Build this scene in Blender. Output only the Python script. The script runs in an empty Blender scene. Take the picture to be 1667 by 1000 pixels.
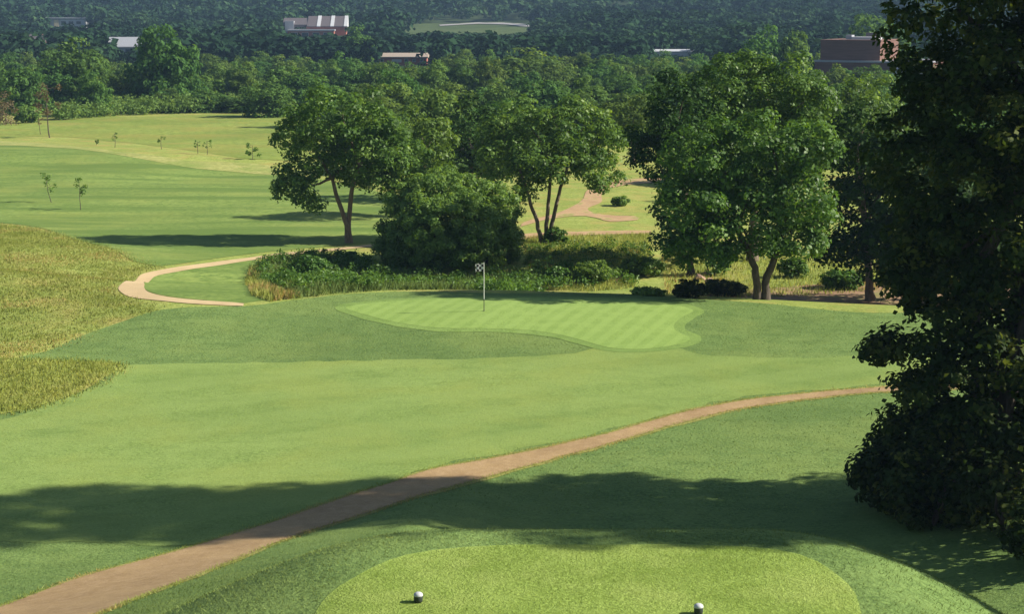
import bpy, bmesh, math, random
import numpy as np
from mathutils import Vector, Matrix
from mathutils.geometry import delaunay_2d_cdt

scene = bpy.context.scene
COL = scene.collection

# ------------------------------------------------------------------ camera
FPX = 2700.0                       # focal length in photo pixels (1667 wide)
HZ = 10.0                          # photo row of eye level
CAMZ = 15.0
PITCH = math.atan((500.0 - HZ) / FPX)
cam_d = bpy.data.cameras.new('camera')
cam_d.sensor_width = 36.0
cam_d.sensor_fit = 'HORIZONTAL'
cam_d.lens = 36.0 * FPX / 1667.0
cam_d.clip_start = 0.1
cam_d.clip_end = 6000.0
cam = bpy.data.objects.new('camera', cam_d)
COL.objects.link(cam)
cam.location = (0, 0, CAMZ)
cam.rotation_euler = (math.pi / 2 - PITCH, 0, 0)
scene.camera = cam

# ------------------------------------------------------------------ light
SUN_EL = math.radians(32.0)
SUN_AZ = math.radians(0.0)         # from +X (right) towards +Y (away)
sdir = Vector((math.cos(SUN_AZ) * math.cos(SUN_EL), math.sin(SUN_AZ) * math.cos(SUN_EL), math.sin(SUN_EL)))
world = bpy.data.worlds.new('World')
scene.world = world
world.use_nodes = True
wn = world.node_tree.nodes
sky = wn.new('ShaderNodeTexSky')
sky.sky_type = 'NISHITA'
sky.sun_disc = False
sky.sun_elevation = SUN_EL
sky.sun_rotation = math.pi / 2 - SUN_AZ
sky.air_density = 1.0
sky.dust_density = 0.6
bgn = wn['Background']
bgn.inputs['Strength'].default_value = 0.058
world.node_tree.links.new(sky.outputs['Color'], bgn.inputs['Color'])
sl = bpy.data.lights.new('sun', 'SUN')
sl.energy = 5.0
sl.angle = math.radians(0.8)
sl.color = (1.0, 0.93, 0.80)
so = bpy.data.objects.new('sun', sl)
COL.objects.link(so)
so.location = (60, 10, 60)
so.rotation_euler = (-sdir).to_track_quat('-Z', 'Y').to_euler()
scene.view_settings.view_transform = 'Standard'
scene.view_settings.look = 'None'
scene.view_settings.exposure = 0.90
scene.view_settings.gamma = 1.0
scene.view_settings.use_curve_mapping = False
scene.render.engine = 'CYCLES'
scene.cycles.max_bounces = 6
scene.cycles.transparent_max_bounces = 4
scene.cycles.volume_bounces = 0

R = np.random.default_rng(7)

# ------------------------------------------------------------------ helpers
def sm(t):
    t = np.clip(t, 0, 1)
    return t * t * (3 - 2 * t)

def vnoise(x, y, seed=0):
    """smooth value noise, numpy"""
    xi = np.floor(x).astype(np.int64); yi = np.floor(y).astype(np.int64)
    fx = x - xi; fy = y - yi
    fx = fx * fx * (3 - 2 * fx); fy = fy * fy * (3 - 2 * fy)
    def h(a, b):
        n = (a * 374761393 + b * 668265263 + seed * 974711) & 0x7fffffff
        n = ((n ^ (n >> 13)) * 1274126177) & 0x7fffffff
        return ((n ^ (n >> 16)) & 0xffff) / 65535.0
    a = h(xi, yi); b = h(xi + 1, yi); c = h(xi, yi + 1); d = h(xi + 1, yi + 1)
    return (a * (1 - fx) + b * fx) * (1 - fy) + (c * (1 - fx) + d * fx) * fy - 0.5

PY = np.array([-80, 0, 30, 38, 60, 70, 75, 78.5, 81, 86, 95, 105, 140, 185, 300, 420, 520, 650, 750, 850, 950, 1050, 1200, 1500, 1800.])
PZ = np.array([-14, -14, -14, -14, -14, -13.75, -13.55, -13.5, -13.9, -15.1, -15.1, -15.0, -14.8, -15.0, -16.0, -17.0, -15.5, -12.0, -9.0, -5.0, 1.0, 9.0, 18.0, 26.0, 28.0])
fy_ = np.arange(-100, 1850, 1.0)
fz_ = np.interp(fy_, PY, PZ)
def _blur(a, w):
    k = np.hanning(2 * w + 3); k /= k.sum()
    return np.convolve(np.pad(a, w + 1, mode='edge'), k, 'valid')
fz_n = _blur(fz_, 2)
fz_w = _blur(fz_, 45)
wmix = sm((fy_ - 330) / 150.0)
fz_ = fz_n * (1 - wmix) + fz_w * wmix

def height_raw(x, y):
    x = np.asarray(x, float); y = np.asarray(y, float)
    # the crest behind the green swings away to the right
    yy = y - 0.0
    near = sm((y - 60) / 12.0) * (1 - sm((y - 110) / 20.0))
    yy = yy + near * (0.22 * np.clip(x, 0, 40) - 0.10 * np.clip(-x, 0, 25))
    z = np.interp(yy, fy_, fz_)
    # far ridge a little lower on the far left
    ang = -x / np.maximum(y, 1.0)
    low = sm((ang - 0.262) / 0.05) * sm((y - 800) / 250.0)
    z = z - low * np.clip(z + 1.5, 0, 60)
    # tee mound: capsule pad in front of the camera hill
    dx = np.maximum(np.abs(x - 1.25) - 2.2, 0); dy = np.maximum(y - 22.55, 0)
    d = np.sqrt(dx * dx + dy * dy) - 1.25
    pad = -7.72 - 0.17 * np.clip(d, 0, 30) * dy / (dx + dy + 1e-6) - 0.13 * np.clip(d, 0, 30) - 0.05 * np.clip(x - 5.2, 0, 10)
    side = sm((2.0 - x) / 5.0)
    plane = -7.9 - 0.27 * np.clip(y - 20.8, 0, 60) - 0.20 * np.clip(-2.6 - x, 0, 9) - 0.06 * np.clip(-11.6 - x, 0, 60)
    z1 = np.logaddexp(1.6 * z, 1.6 * plane) / 1.6
    z = z * (1 - side) + z1 * side
    w = 1 - sm(d / (12.5 * (1 - side) + 4.5 * side))
    z = z + (pad - z) * w
    # camera hill
    hill = -1.75 - 0.375 * np.maximum(y, 0) - 0.02 * np.abs(x)
    z = np.where(y < 20, np.maximum(z, hill), z)
    z = np.where(y < 0, -1.75 - 0.02 * np.abs(x), z)
    # right bank under the big dark tree
    z = z + 2.2 * np.exp(-(((x - 22) / 8.0) ** 2 + ((y - 36) / 14.0) ** 2))
    # meadow hillside on the left, beyond the lawn
    z = z + 1.7 * np.exp(-(((x + 36) / 13.5) ** 2 + ((y - 92) / 12.0) ** 2))
    # tall grass bank on the left
    z = z + 0.75 * np.exp(-(((x + 22) / 5.0) ** 2 + ((y - 62.5) / 3.2) ** 2))
    # green plateau gently raised, hollow in front of it
    z = z + 0.32 * np.exp(-(((x - 0.5) / 10.0) ** 2 + ((y - 73) / 5.0) ** 2))
    z = z - 0.22 * np.exp(-(((x + 8) / 9.0) ** 2 + ((y - 66) / 3.0) ** 2))
    # left mound of lawn
    z = z + 0.35 * np.exp(-(((x + 14) / 7.0) ** 2 + ((y - 74) / 5.0) ** 2))
    # far fairway undulation
    f = sm((y - 100) / 20) * (1 - sm((y - 240) / 60))
    z = z + f * (0.9 * np.exp(-(((x + 45) / 25.0) ** 2 + ((y - 165) / 14.0) ** 2)) - 0.35 * np.exp(-(((x + 20) / 18.0) ** 2 + ((y - 150) / 8.0) ** 2)))
    z = z + 0.22 * vnoise(x / 9.0, y / 9.0, 3) * sm((y - 34) / 10.0) + 0.05 * vnoise(x / 5.5, y / 5.5, 5) * sm((y - 22) / 6.0)
    g = sm((y - 420) / 200.0)
    z = z + g * (9.0 * vnoise(x / 130.0 + 3.3, y / 170.0, 9) + 3.0 * vnoise(x / 50.0, y / 60.0, 11))
    return z + CAMZ

def lines(spec):
    out = [spec[0][0]]
    for a, b, s in spec:
        n = max(1, int(round((b - a) / s)))
        out += list(np.linspace(a, b, n + 1)[1:])
    return np.array(out)
GX = lines([(-900, -160, 20), (-160, -60, 4), (-60, -32, 1.2), (-32, -9, 0.6), (-9, 11, 0.35), (11, 28, 0.6), (28, 60, 1.2), (60, 160, 4), (160, 900, 20)])
GY = lines([(-70, 12, 3), (12, 18, 0.6), (18, 32, 0.3), (32, 110, 0.6), (110, 210, 2.0), (210, 420, 5), (420, 1780, 16)])
mx, my = np.meshgrid(GX, GY)
GZ = height_raw(mx, my)

def H(x, y):
    x = np.asarray(x, float); y = np.asarray(y, float)
    i = np.clip(np.searchsorted(GX, x) - 1, 0, len(GX) - 2)
    j = np.clip(np.searchsorted(GY, y) - 1, 0, len(GY) - 2)
    fx = (x - GX[i]) / (GX[i + 1] - GX[i]); fy = (y - GY[j]) / (GY[j + 1] - GY[j])
    return (GZ[j, i] * (1 - fx) + GZ[j, i + 1] * fx) * (1 - fy) + (GZ[j + 1, i] * (1 - fx) + GZ[j + 1, i + 1] * fx) * fy

cP, sP = math.cos(PITCH), math.sin(PITCH)
def ray(px, py):
    u = (px - 833.5) / FPX; v = (500.0 - py) / FPX
    return np.array([u, cP + v * sP, -sP + v * cP])
def at_depth(px, py, y):
    d = ray(px, py)
    t = y / d[1]
    return Vector((d[0] * t, y, CAMZ + d[2] * t))
_ts = np.concatenate([np.arange(14, 130, 0.1), np.arange(130, 420, 0.4), np.arange(420, 1750, 2.0)])
def hit(px, py, tmin=0):
    """where the line of sight through a photo point meets the ground"""
    d = ray(px, py)
    t = _ts[_ts > tmin]
    g = CAMZ + d[2] * t - H(d[0] * t, d[1] * t)
    k = np.argmax(g < 0)
    if g[k] >= 0: k = len(t) - 1
    t1 = t[k]; t0 = t[max(k - 1, 0)]
    g1 = g[k]; g0 = g[max(k - 1, 0)]
    tt = t1 if g0 == g1 else t0 + (t1 - t0) * g0 / (g0 - g1)
    x, y = d[0] * tt, d[1] * tt
    return Vector((x, y, float(H(x, y))))
def project(x, y, z):
    z = np.asarray(z) - CAMZ
    dep = y * cP - z * sP
    vv = (y * sP + z * cP) / dep
    return 833.5 + FPX * x / dep, 500.0 - FPX * vv, dep

def props(o, label=None, cat=None, group=None, kind=None):
    if label: o['label'] = label
    if cat: o['category'] = cat
    if group: o['group'] = group
    if kind: o['kind'] = kind
    return o
def empty(name, loc, rz=0, **k):
    o = bpy.data.objects.new(name, None)
    o.empty_display_size = 0.2
    COL.objects.link(o)
    o.location = loc; o.rotation_euler = (0, 0, rz)
    return props(o, **k)
def link(name, me, mat, parent=None, smooth=False, **k):
    o = bpy.data.objects.new(name, me)
    COL.objects.link(o)
    if mat is not None and len(me.materials) == 0: me.materials.append(mat)
    if parent is not None: o.parent = parent
    if smooth: me.polygons.foreach_set('use_smooth', [True] * len(me.polygons))
    return props(o, **k)
def np_mesh(name, verts, faces, rnd=None):
    """faces: (n,k) int array, same k"""
    me = bpy.data.meshes.new(name)
    verts = np.asarray(verts, np.float32); faces = np.asarray(faces, np.int32)
    n, k = faces.shape
    me.vertices.add(len(verts)); me.vertices.foreach_set('co', verts.ravel())
    me.loops.add(n * k); me.loops.foreach_set('vertex_index', faces.ravel())
    me.polygons.add(n)
    me.polygons.foreach_set('loop_start', np.arange(0, n * k, k, dtype=np.int32))
    me.polygons.foreach_set('loop_total', np.full(n, k, np.int32))
    me.update(calc_edges=True)
    if rnd is not None:
        a = me.attributes.new('rnd', 'FLOAT', 'FACE')
        a.data.foreach_set('value', np.asarray(rnd, np.float32))
    return me

def inside(poly, x, y):
    poly = np.asarray(poly); r = np.zeros(x.shape, bool)
    n = len(poly); j = n - 1
    for i in range(n):
        xi, yi = poly[i]; xj, yj = poly[j]
        c = ((yi > y) != (yj > y)) & (x < (xj - xi) * (y - yi) / (yj - yi + 1e-12) + xi)
        r ^= c; j = i
    return r
def smooth_poly(pts, step=0.5, corners=False):
    p = np.asarray(pts, float); n = len(p); out = []
    for i in range(n):
        p0, p1, p2, p3 = p[(i - 1) % n], p[i], p[(i + 1) % n], p[(i + 2) % n]
        L = np.linalg.norm(p2 - p1); k = max(1, int(L / step))
        a0 = min(np.linalg.norm(p1 - p0), 2.5 * L); a3 = min(np.linalg.norm(p3 - p2), 2.5 * L)
        m1 = (p2 - p0) / (np.linalg.norm(p2 - p1) + np.linalg.norm(p1 - p0) + 1e-9) * L
        m2 = (p3 - p1) / (np.linalg.norm(p3 - p2) + np.linalg.norm(p2 - p1) + 1e-9) * L
        for t in np.arange(k) / k:
            h00 = 2*t**3 - 3*t**2 + 1; h10 = t**3 - 2*t**2 + t; h01 = -2*t**3 + 3*t**2; h11 = t**3 - t**2
            out.append(h00 * p1 + h10 * m1 + h01 * p2 + h11 * m2)
    return np.array(out)
def px_poly(pts):
    return np.array([[hit(*p).x, hit(*p).y] for p in pts])
def grow(poly, d):
    """offset outwards by d metres"""
    p = np.asarray(poly); n = np.roll(p, -1, 0) - np.roll(p, 1, 0)
    nn = np.stack([n[:, 1], -n[:, 0]], 1); nn /= np.linalg.norm(nn, axis=1, keepdims=True) + 1e-9
    area = 0.5 * np.sum(p[:, 0] * np.roll(p[:, 1], -1) - np.roll(p[:, 0], -1) * p[:, 1])
    return p + nn * (d if area > 0 else -d)
def sheet(name, poly, mat, off, cell=0.8, jitter=0.0, kind='structure', label=None, parent=None):
    poly = np.asarray(poly)
    if jitter:
        t = np.arange(len(poly))
        poly = poly + jitter * np.stack([vnoise(t * 0.37, t * 0 + 3.1, 21), vnoise(t * 0.41, t * 0 + 7.7, 23)], 1)
    lo = poly.min(0); hi = poly.max(0)
    gx, gy = np.meshgrid(GX[(GX > lo[0]) & (GX < hi[0])], GY[(GY > lo[1]) & (GY < hi[1])])
    gx = gx.ravel(); gy = gy.ravel()
    k = inside(poly, gx, gy)
    pts = [Vector(p) for p in poly] + [Vector((a, b)) for a, b in zip(gx[k], gy[k])]
    n = len(poly)
    v, e, f, *_ = delaunay_2d_cdt(pts, [(i, (i + 1) % n) for i in range(n)], [], 1, 1e-4)
    V = np.array([[a.x, a.y] for a in v])
    Z = H(V[:, 0], V[:, 1]) + off
    me = bpy.data.meshes.new(name)
    me.from_pydata(np.column_stack([V, Z]).tolist(), [], [list(t) for t in f])
    bm = bmesh.new(); bm.from_mesh(me)
    bmesh.ops.recalc_face_normals(bm, faces=bm.faces)
    for fc in bm.faces:
        if fc.normal.z < 0: fc.normal_flip()
    bm.to_mesh(me); bm.free()
    return link(name, me, mat, parent, smooth=True, kind=kind, label=label)

# ------------------------------------------------------------------ materials
def new_mat(name):
    m = bpy.data.materials.new(name); m.use_nodes = True
    nt = m.node_tree; nt.nodes.clear()
    return m, nt, nt.nodes, nt.links
def mixrgb(N, L, fac, a, b, mode='MIX'):
    n = N.new('ShaderNodeMix'); n.data_type = 'RGBA'; n.blend_type = mode
    for sock, v in ((n.inputs[0], fac), (n.inputs[6], a), (n.inputs[7], b)):
        if hasattr(v, 'links'): L.new(v, sock)
        else: sock.default_value = v if not isinstance(v, tuple) or len(v) == 4 else (*v, 1)
    return n.outputs[2]
def noise(N, L, co, scale, detail=3, rough=0.55, dist=0.0):
    n = N.new('ShaderNodeTexNoise'); n.inputs['Scale'].default_value = scale
    n.inputs['Detail'].default_value = detail; n.inputs['Roughness'].default_value = rough
    n.inputs['Distortion'].default_value = dist
    if co is not None: L.new(co, n.inputs['Vector'])
    return n.outputs['Fac']
def ramp(N, L, fac, stops):
    n = N.new('ShaderNodeValToRGB'); el = n.color_ramp.elements
    while len(el) < len(stops): el.new(0.5)
    for e, (p, c) in zip(el, stops):
        e.position = p; e.color = (*c, 1) if len(c) == 3 else c
    L.new(fac, n.inputs['Fac']); return n.outputs['Color']
def coords(N, L, scale=(1, 1, 1), rot=0):
    g = N.new('ShaderNodeNewGeometry'); m = N.new('ShaderNodeMapping')
    m.inputs['Scale'].default_value = scale; m.inputs['Rotation'].default_value = (0, 0, rot)
    L.new(g.outputs['Position'], m.inputs['Vector'])
    return m.outputs['Vector']
def finish(m, nt, N, L, col, rough=0.8, bump=None, bump_s=0.3, bump_d=0.05, spec=0.25, sheen=0.0):
    p = N.new('ShaderNodeBsdfPrincipled')
    if hasattr(col, 'links'): L.new(col, p.inputs['Base Color'])
    else: p.inputs['Base Color'].default_value = (*col, 1)
    if hasattr(rough, 'links'): L.new(rough, p.inputs['Roughness'])
    else: p.inputs['Roughness'].default_value = rough
    p.inputs['Specular IOR Level'].default_value = spec
    if sheen:
        p.inputs['Sheen Weight'].default_value = sheen; p.inputs['Sheen Roughness'].default_value = 0.5
    if bump is not None:
        b = N.new('ShaderNodeBump'); b.inputs['Strength'].default_value = bump_s; b.inputs['Distance'].default_value = bump_d
        L.new(bump, b.inputs['Height']); L.new(b.outputs['Normal'], p.inputs['Normal'])
    o = N.new('ShaderNodeOutputMaterial'); L.new(p.outputs['BSDF'], o.inputs['Surface'])
    return m
def turf(name, c_dark, c_mid, c_light, tint=None, tint_amt=0.3, fine=14.0, bump=0.5, big=0.12, streak=None, stripes=None):
    m, nt, N, L = new_mat(name)
    co = coords(N, L)
    a = noise(N, L, co, big, 4, 0.6)
    b = noise(N, L, co, 1.3, 4, 0.65)
    c = noise(N, L, co, fine, 3, 0.7)
    dk = tuple(v * 0.72 for v in c_dark); lt = tuple(min(1, v * 1.22) for v in c_light)
    base = ramp(N, L, c, [(0.28, dk), (0.5, c_mid), (0.74, lt)])
    base = mixrgb(N, L, ramp(N, L, b, [(0.40, (0, 0, 0)), (0.62, (0.6, 0.6, 0.6))]), base, c_light)
    b2 = noise(N, L, coords(N, L, (0.45, 1.3, 1), 0.2), 0.9, 5, 0.7)
    base = mixrgb(N, L, ramp(N, L, b2, [(0.50, (0, 0, 0)), (0.66, (0.55, 0.55, 0.55))]), base, c_dark)
    base = mixrgb(N, L, ramp(N, L, a, [(0.40, (0, 0, 0)), (0.64, (0.5, 0.5, 0.5))]), base, c_dark)
    if tint:
        t = noise(N, L, co, big * 2.3, 5, 0.62)
        base = mixrgb(N, L, ramp(N, L, t, [(0.46, (0, 0, 0)), (0.66, (tint_amt,) * 3)]), base, tint)
    if streak:
        sc = coords(N, L, (0.05, 0.33, 1), streak[0])
        s = noise(N, L, sc, 1.0, 3, 0.6)
        base = mixrgb(N, L, ramp(N, L, s, [(0.42, (0, 0, 0)), (0.60, (streak[1],) * 3)]), base, c_dark)
    if stripes:
        ang, period, amt = stripes
        sc = coords(N, L, (1, 1, 1), ang)
        w = N.new('ShaderNodeTexWave'); w.wave_type = 'BANDS'; w.bands_direction = 'X'
        w.inputs['Scale'].default_value = 0.314 / period; w.inputs['Distortion'].default_value = 0.5
        w.inputs['Detail Scale'].default_value = 0.4
        L.new(sc, w.inputs['Vector'])
        base = mixrgb(N, L, ramp(N, L, w.outputs['Fac'], [(0.35, (0, 0, 0)), (0.65, (amt,) * 3)]), base, c_light)
    return finish(m, nt, N, L, base, 0.85, c, bump, 0.04, 0.05)
def leaf_mat(name, c0, c1, c2, trans=0.35, vary=0.25, gloss=0.5, brown=None, spec=0.25, upn=0.0):
    m, nt, N, L = new_mat(name)
    at = N.new('ShaderNodeAttribute'); at.attribute_name = 'rnd'
    col = ramp(N, L, at.outputs['Fac'], [(0.0, c0), (0.55, c1), (1.0, c2)])
    if brown:
        gt = N.new('ShaderNodeMath'); gt.operation = 'GREATER_THAN'; gt.inputs[1].default_value = 0.94
        L.new(at.outputs['Fac'], gt.inputs[0]); col = mixrgb(N, L, gt.outputs[0], col, brown)
    oi = N.new('ShaderNodeObjectInfo')
    hs = N.new('ShaderNodeHueSaturation')
    mr = N.new('ShaderNodeMapRange'); mr.inputs['To Min'].default_value = 0.5 - 0.08 * vary; mr.inputs['To Max'].default_value = 0.5 + 0.10 * vary
    L.new(oi.outputs['Random'], mr.inputs['Value']); L.new(mr.outputs[0], hs.inputs['Hue'])
    mv = N.new('ShaderNodeMath'); mv.operation = 'MULTIPLY_ADD'
    mv.inputs[1].default_value = 1.6 * vary; mv.inputs[2].default_value = 1 - 0.8 * vary
    wn_ = N.new('ShaderNodeTexWhiteNoise'); wn_.noise_dimensions = '1D'
    L.new(oi.outputs['Random'], wn_.inputs['W']); L.new(wn_.outputs['Value'], mv.inputs[0])
    L.new(mv.outputs[0], hs.inputs['Value'])
    L.new(col, hs.inputs['Color']); col = hs.outputs['Color']
    p = N.new('ShaderNodeBsdfPrincipled'); L.new(col, p.inputs['Base Color'])
    p.inputs['Roughness'].default_value = gloss; p.inputs['Specular IOR Level'].default_value = spec
    t = N.new('ShaderNodeBsdfTranslucent')
    tc = mixrgb(N, L, 1.0, col, (1.25, 1.15, 0.45, 1), 'MULTIPLY')
    L.new(tc, t.inputs['Color'])
    if upn:
        ge = N.new('ShaderNodeNewGeometry'); vm = N.new('ShaderNodeMix'); vm.data_type = 'VECTOR'
        vm.inputs[0].default_value = upn; L.new(ge.outputs['Normal'], vm.inputs[4]); vm.inputs[5].default_value = (0, 0, 1)
        vn = N.new('ShaderNodeVectorMath'); vn.operation = 'NORMALIZE'; L.new(vm.outputs[1], vn.inputs[0])
        L.new(vn.outputs[0], p.inputs['Normal'])
    mx_ = N.new('ShaderNodeMixShader'); mx_.inputs[0].default_value = trans
    L.new(p.outputs[0], mx_.inputs[1]); L.new(t.outputs[0], mx_.inputs[2])
    o = N.new('ShaderNodeOutputMaterial'); L.new(mx_.outputs[0], o.inputs['Surface'])
    return m
def bark(name, c0, c1):
    m, nt, N, L = new_mat(name)
    co = coords(N, L, (6, 6, 1.5))
    n = noise(N, L, co, 2.0, 5, 0.7)
    return finish(m, nt, N, L, ramp(N, L, n, [(0.3, c0), (0.7, c1)]), 0.9, n, 0.8, 0.05)
def plain(name, c, rough=0.6, var=0.25, scale=3.0, spec=0.3, stretch=(1, 1, 1)):
    m, nt, N, L = new_mat(name)
    n = noise(N, L, coords(N, L, stretch), scale, 4, 0.6)
    d = tuple(v * (1 - var) for v in c); l = tuple(min(1, v * (1 + var)) for v in c)
    return finish(m, nt, N, L, ramp(N, L, n, [(0.3, d), (0.7, l)]), rough, n, 0.15, 0.01, spec)

M = {}
M['meadow'] = turf('meadow_turf', (0.16, 0.215, 0.045), (0.25, 0.30, 0.07), (0.34, 0.38, 0.11), tint=(0.38, 0.29, 0.10), tint_amt=0.55, fine=5.0, bump=0.9, big=0.16)
M['lawn'] = turf('lawn_turf', (0.084, 0.140, 0.040), (0.128, 0.20, 0.058), (0.182, 0.262, 0.080), tint=(0.205, 0.262, 0.072), tint_amt=0.45, fine=10.0, bump=0.8, big=0.10)
M['fairway'] = turf('fairway_turf', (0.138, 0.208, 0.054), (0.182, 0.262, 0.069), (0.232, 0.315, 0.092), tint=(0.25, 0.295, 0.072), tint_amt=0.5, fine=11.0, bump=0.35, big=0.09, stripes=(math.radians(62), 3.2, 0.30))
M['green'] = turf('green_turf', (0.175, 0.27, 0.065), (0.20, 0.295, 0.072), (0.26, 0.365, 0.10), fine=16.0, bump=0.15, big=0.1, stripes=(math.radians(22), 0.72, 0.42))
M['collar'] = turf('collar_turf', (0.135, 0.212, 0.052), (0.17, 0.255, 0.066), (0.215, 0.31, 0.085), fine=12.0, bump=0.4)
M['tee'] = turf('tee_turf', (0.16, 0.235, 0.042), (0.205, 0.29, 0.058), (0.28, 0.37, 0.09), tint=(0.30, 0.37, 0.10), tint_amt=0.55, fine=18.0, bump=0.8, big=0.45)
M['far_fairway'] = turf('far_fairway_turf', (0.11, 0.175, 0.042), (0.165, 0.24, 0.058), (0.25, 0.32, 0.085), tint=(0.26, 0.29, 0.075), tint_amt=0.5, fine=3.0, bump=0.3, big=0.05, streak=(0.12, 0.85))
M['field'] = turf('field_turf', (0.12, 0.175, 0.035), (0.20, 0.26, 0.055), (0.29, 0.335, 0.085), tint=(0.30, 0.25, 0.07), tint_amt=0.5, fine=1.6, bump=0.6, big=0.05)
M['path'] = None
m, nt, N, L = new_mat('path_dirt')
co = coords(N, L)
n1 = noise(N, L, co, 0.7, 5, 0.65); n2 = noise(N, L, co, 25.0, 3, 0.7)
c = ramp(N, L, n1, [(0.3, (0.27, 0.178, 0.082)), (0.7, (0.41, 0.285, 0.135))])
n3 = noise(N, L, coords(N, L, (1, 1, 1)), 3.5, 6, 0.75)
c = mixrgb(N, L, ramp(N, L, n3, [(0.45, (0, 0, 0)), (0.65, (0.6,) * 3)]), c, (0.46, 0.325, 0.18, 1))
c = mixrgb(N, L, ramp(N, L, n2, [(0.35, (0.55,) * 3), (0.60, (0, 0, 0))]), c, (0.20, 0.125, 0.068, 1))
M['path'] = finish(m, nt, N, L, c, 0.9, n2, 0.4, 0.02)
m, nt, N, L = new_mat('pale_path_dirt')
co = coords(N, L)
n1 = noise(N, L, co, 0.5, 5, 0.65)
M['pale_path'] = finish(m, nt, N, L, ramp(N, L, n1, [(0.3, (0.43, 0.315, 0.17)), (0.7, (0.55, 0.42, 0.235))]), 0.9, n1, 0.3, 0.02)
m, nt, N, L = new_mat('track_dirt')
n1 = noise(N, L, coords(N, L), 0.6, 5, 0.65)
M['track'] = finish(m, nt, N, L, ramp(N, L, n1, [(0.3, (0.33, 0.21, 0.11)), (0.55, (0.43, 0.29, 0.155)), (0.62, (0.24, 0.25, 0.07)), (0.75, (0.40, 0.28, 0.14))]), 0.9, n1, 0.3, 0.02)
m, nt, N, L = new_mat('bare_earth')
co = coords(N, L)
n1 = noise(N, L, co, 0.6, 6, 0.7)
M['earth'] = finish(m, nt, N, L, ramp(N, L, n1, [(0.3, (0.20, 0.12, 0.07)), (0.5, (0.30, 0.19, 0.11)), (0.62, (0.17, 0.17, 0.05)), (0.75, (0.36, 0.24, 0.14))]), 0.95, n1, 0.6, 0.08)
M['verge'] = turf('dry_verge', (0.17, 0.19, 0.045), (0.26, 0.26, 0.075), (0.36, 0.33, 0.12), fine=9.0, bump=0.8)
M['drygrass'] = turf('dry_strip', (0.22, 0.25, 0.07), (0.31, 0.32, 0.10), (0.40, 0.39, 0.15), tint=(0.17, 0.24, 0.055), tint_amt=0.8, fine=2.0, bump=0.5, big=0.12)

LEAF = {}
LEAF['hero'] = leaf_mat('leaf_bright', (0.040, 0.090, 0.016), (0.105, 0.195, 0.034), (0.25, 0.37, 0.075), 0.42, 0.10)
LEAF['rich'] = leaf_mat('leaf_rich', (0.030, 0.078, 0.014), (0.080, 0.165, 0.028), (0.20, 0.32, 0.06), 0.40, 0.08)
LEAF['shade'] = leaf_mat('leaf_shaded', (0.016, 0.040, 0.009), (0.032, 0.072, 0.014), (0.07, 0.125, 0.026), 0.3, 0.1, 0.6, spec=0.1)  # leaf green darkened to carry the shade on the shadowed trees
LEAF['shrub'] = leaf_mat('leaf_shrub', (0.075, 0.14, 0.028), (0.155, 0.26, 0.055), (0.30, 0.42, 0.11), 0.5, 0.1)
LEAF['dark'] = leaf_mat('leaf_dark_sunfleck', (0.014, 0.030, 0.008), (0.032, 0.056, 0.013), (0.13, 0.145, 0.032), 0.45, 0.1, 0.6, spec=0.1)  # dark leaf green; palest tone yellowed to imitate sun flecks
LEAF['wood'] = leaf_mat('leaf_woodland', (0.045, 0.095, 0.022), (0.095, 0.175, 0.038), (0.18, 0.28, 0.065), 0.4, 0.25, 0.7, spec=0.1)
LEAF['hill'] = leaf_mat('leaf_hill_shaded', (0.012, 0.030, 0.015), (0.024, 0.056, 0.024), (0.052, 0.098, 0.038), 0.15, 0.0, 0.9, spec=0.02)  # dark juniper green, deepened in place of cloud shadow on the hill
LEAF['brush'] = leaf_mat('leaf_brush', (0.055, 0.12, 0.02), (0.10, 0.20, 0.036), (0.18, 0.29, 0.06), 0.42, 0.1)
LEAF['pale'] = leaf_mat('leaf_pale', (0.10, 0.165, 0.045), (0.16, 0.245, 0.065), (0.25, 0.34, 0.10), 0.4, 0.1, 0.8, spec=0.03)
LEAF['rust'] = leaf_mat('leaf_rust', (0.10, 0.07, 0.04), (0.16, 0.12, 0.06), (0.17, 0.18, 0.07), 0.3, 0.1)
LEAF['tall'] = leaf_mat('blade_tall', (0.22, 0.28, 0.055), (0.36, 0.42, 0.10), (0.52, 0.55, 0.19), 0.3, 0.0, 0.7, brown=(0.54, 0.41, 0.16, 1), spec=0.03, upn=0.85)
LEAF['bankblade'] = leaf_mat('blade_bank', (0.27, 0.34, 0.07), (0.42, 0.48, 0.12), (0.56, 0.58, 0.20), 0.35, 0.0, 0.7, spec=0.03, upn=0.85)
LEAF['teeblade'] = leaf_mat('blade_tee', (0.17, 0.255, 0.045), (0.235, 0.33, 0.065), (0.33, 0.42, 0.11), 0.3, 0.0, 0.7, spec=0.05, upn=0.75)
LEAF['lawnblade'] = leaf_mat('blade_lawn', (0.092, 0.148, 0.040), (0.160, 0.236, 0.066), (0.245, 0.32, 0.098), 0.25, 0.0, 0.7, spec=0.05, upn=0.75)
LEAF['fairblade'] = leaf_mat('blade_fairway', (0.128, 0.195, 0.050), (0.195, 0.272, 0.072), (0.285, 0.365, 0.11), 0.25, 0.0, 0.7, spec=0.03, upn=0.85)
M['bark'] = bark('bark_grey_brown', (0.10, 0.075, 0.055), (0.24, 0.19, 0.14))
M['bark_dark'] = bark('bark_dark', (0.05, 0.04, 0.03), (0.13, 0.10, 0.08))

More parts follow.
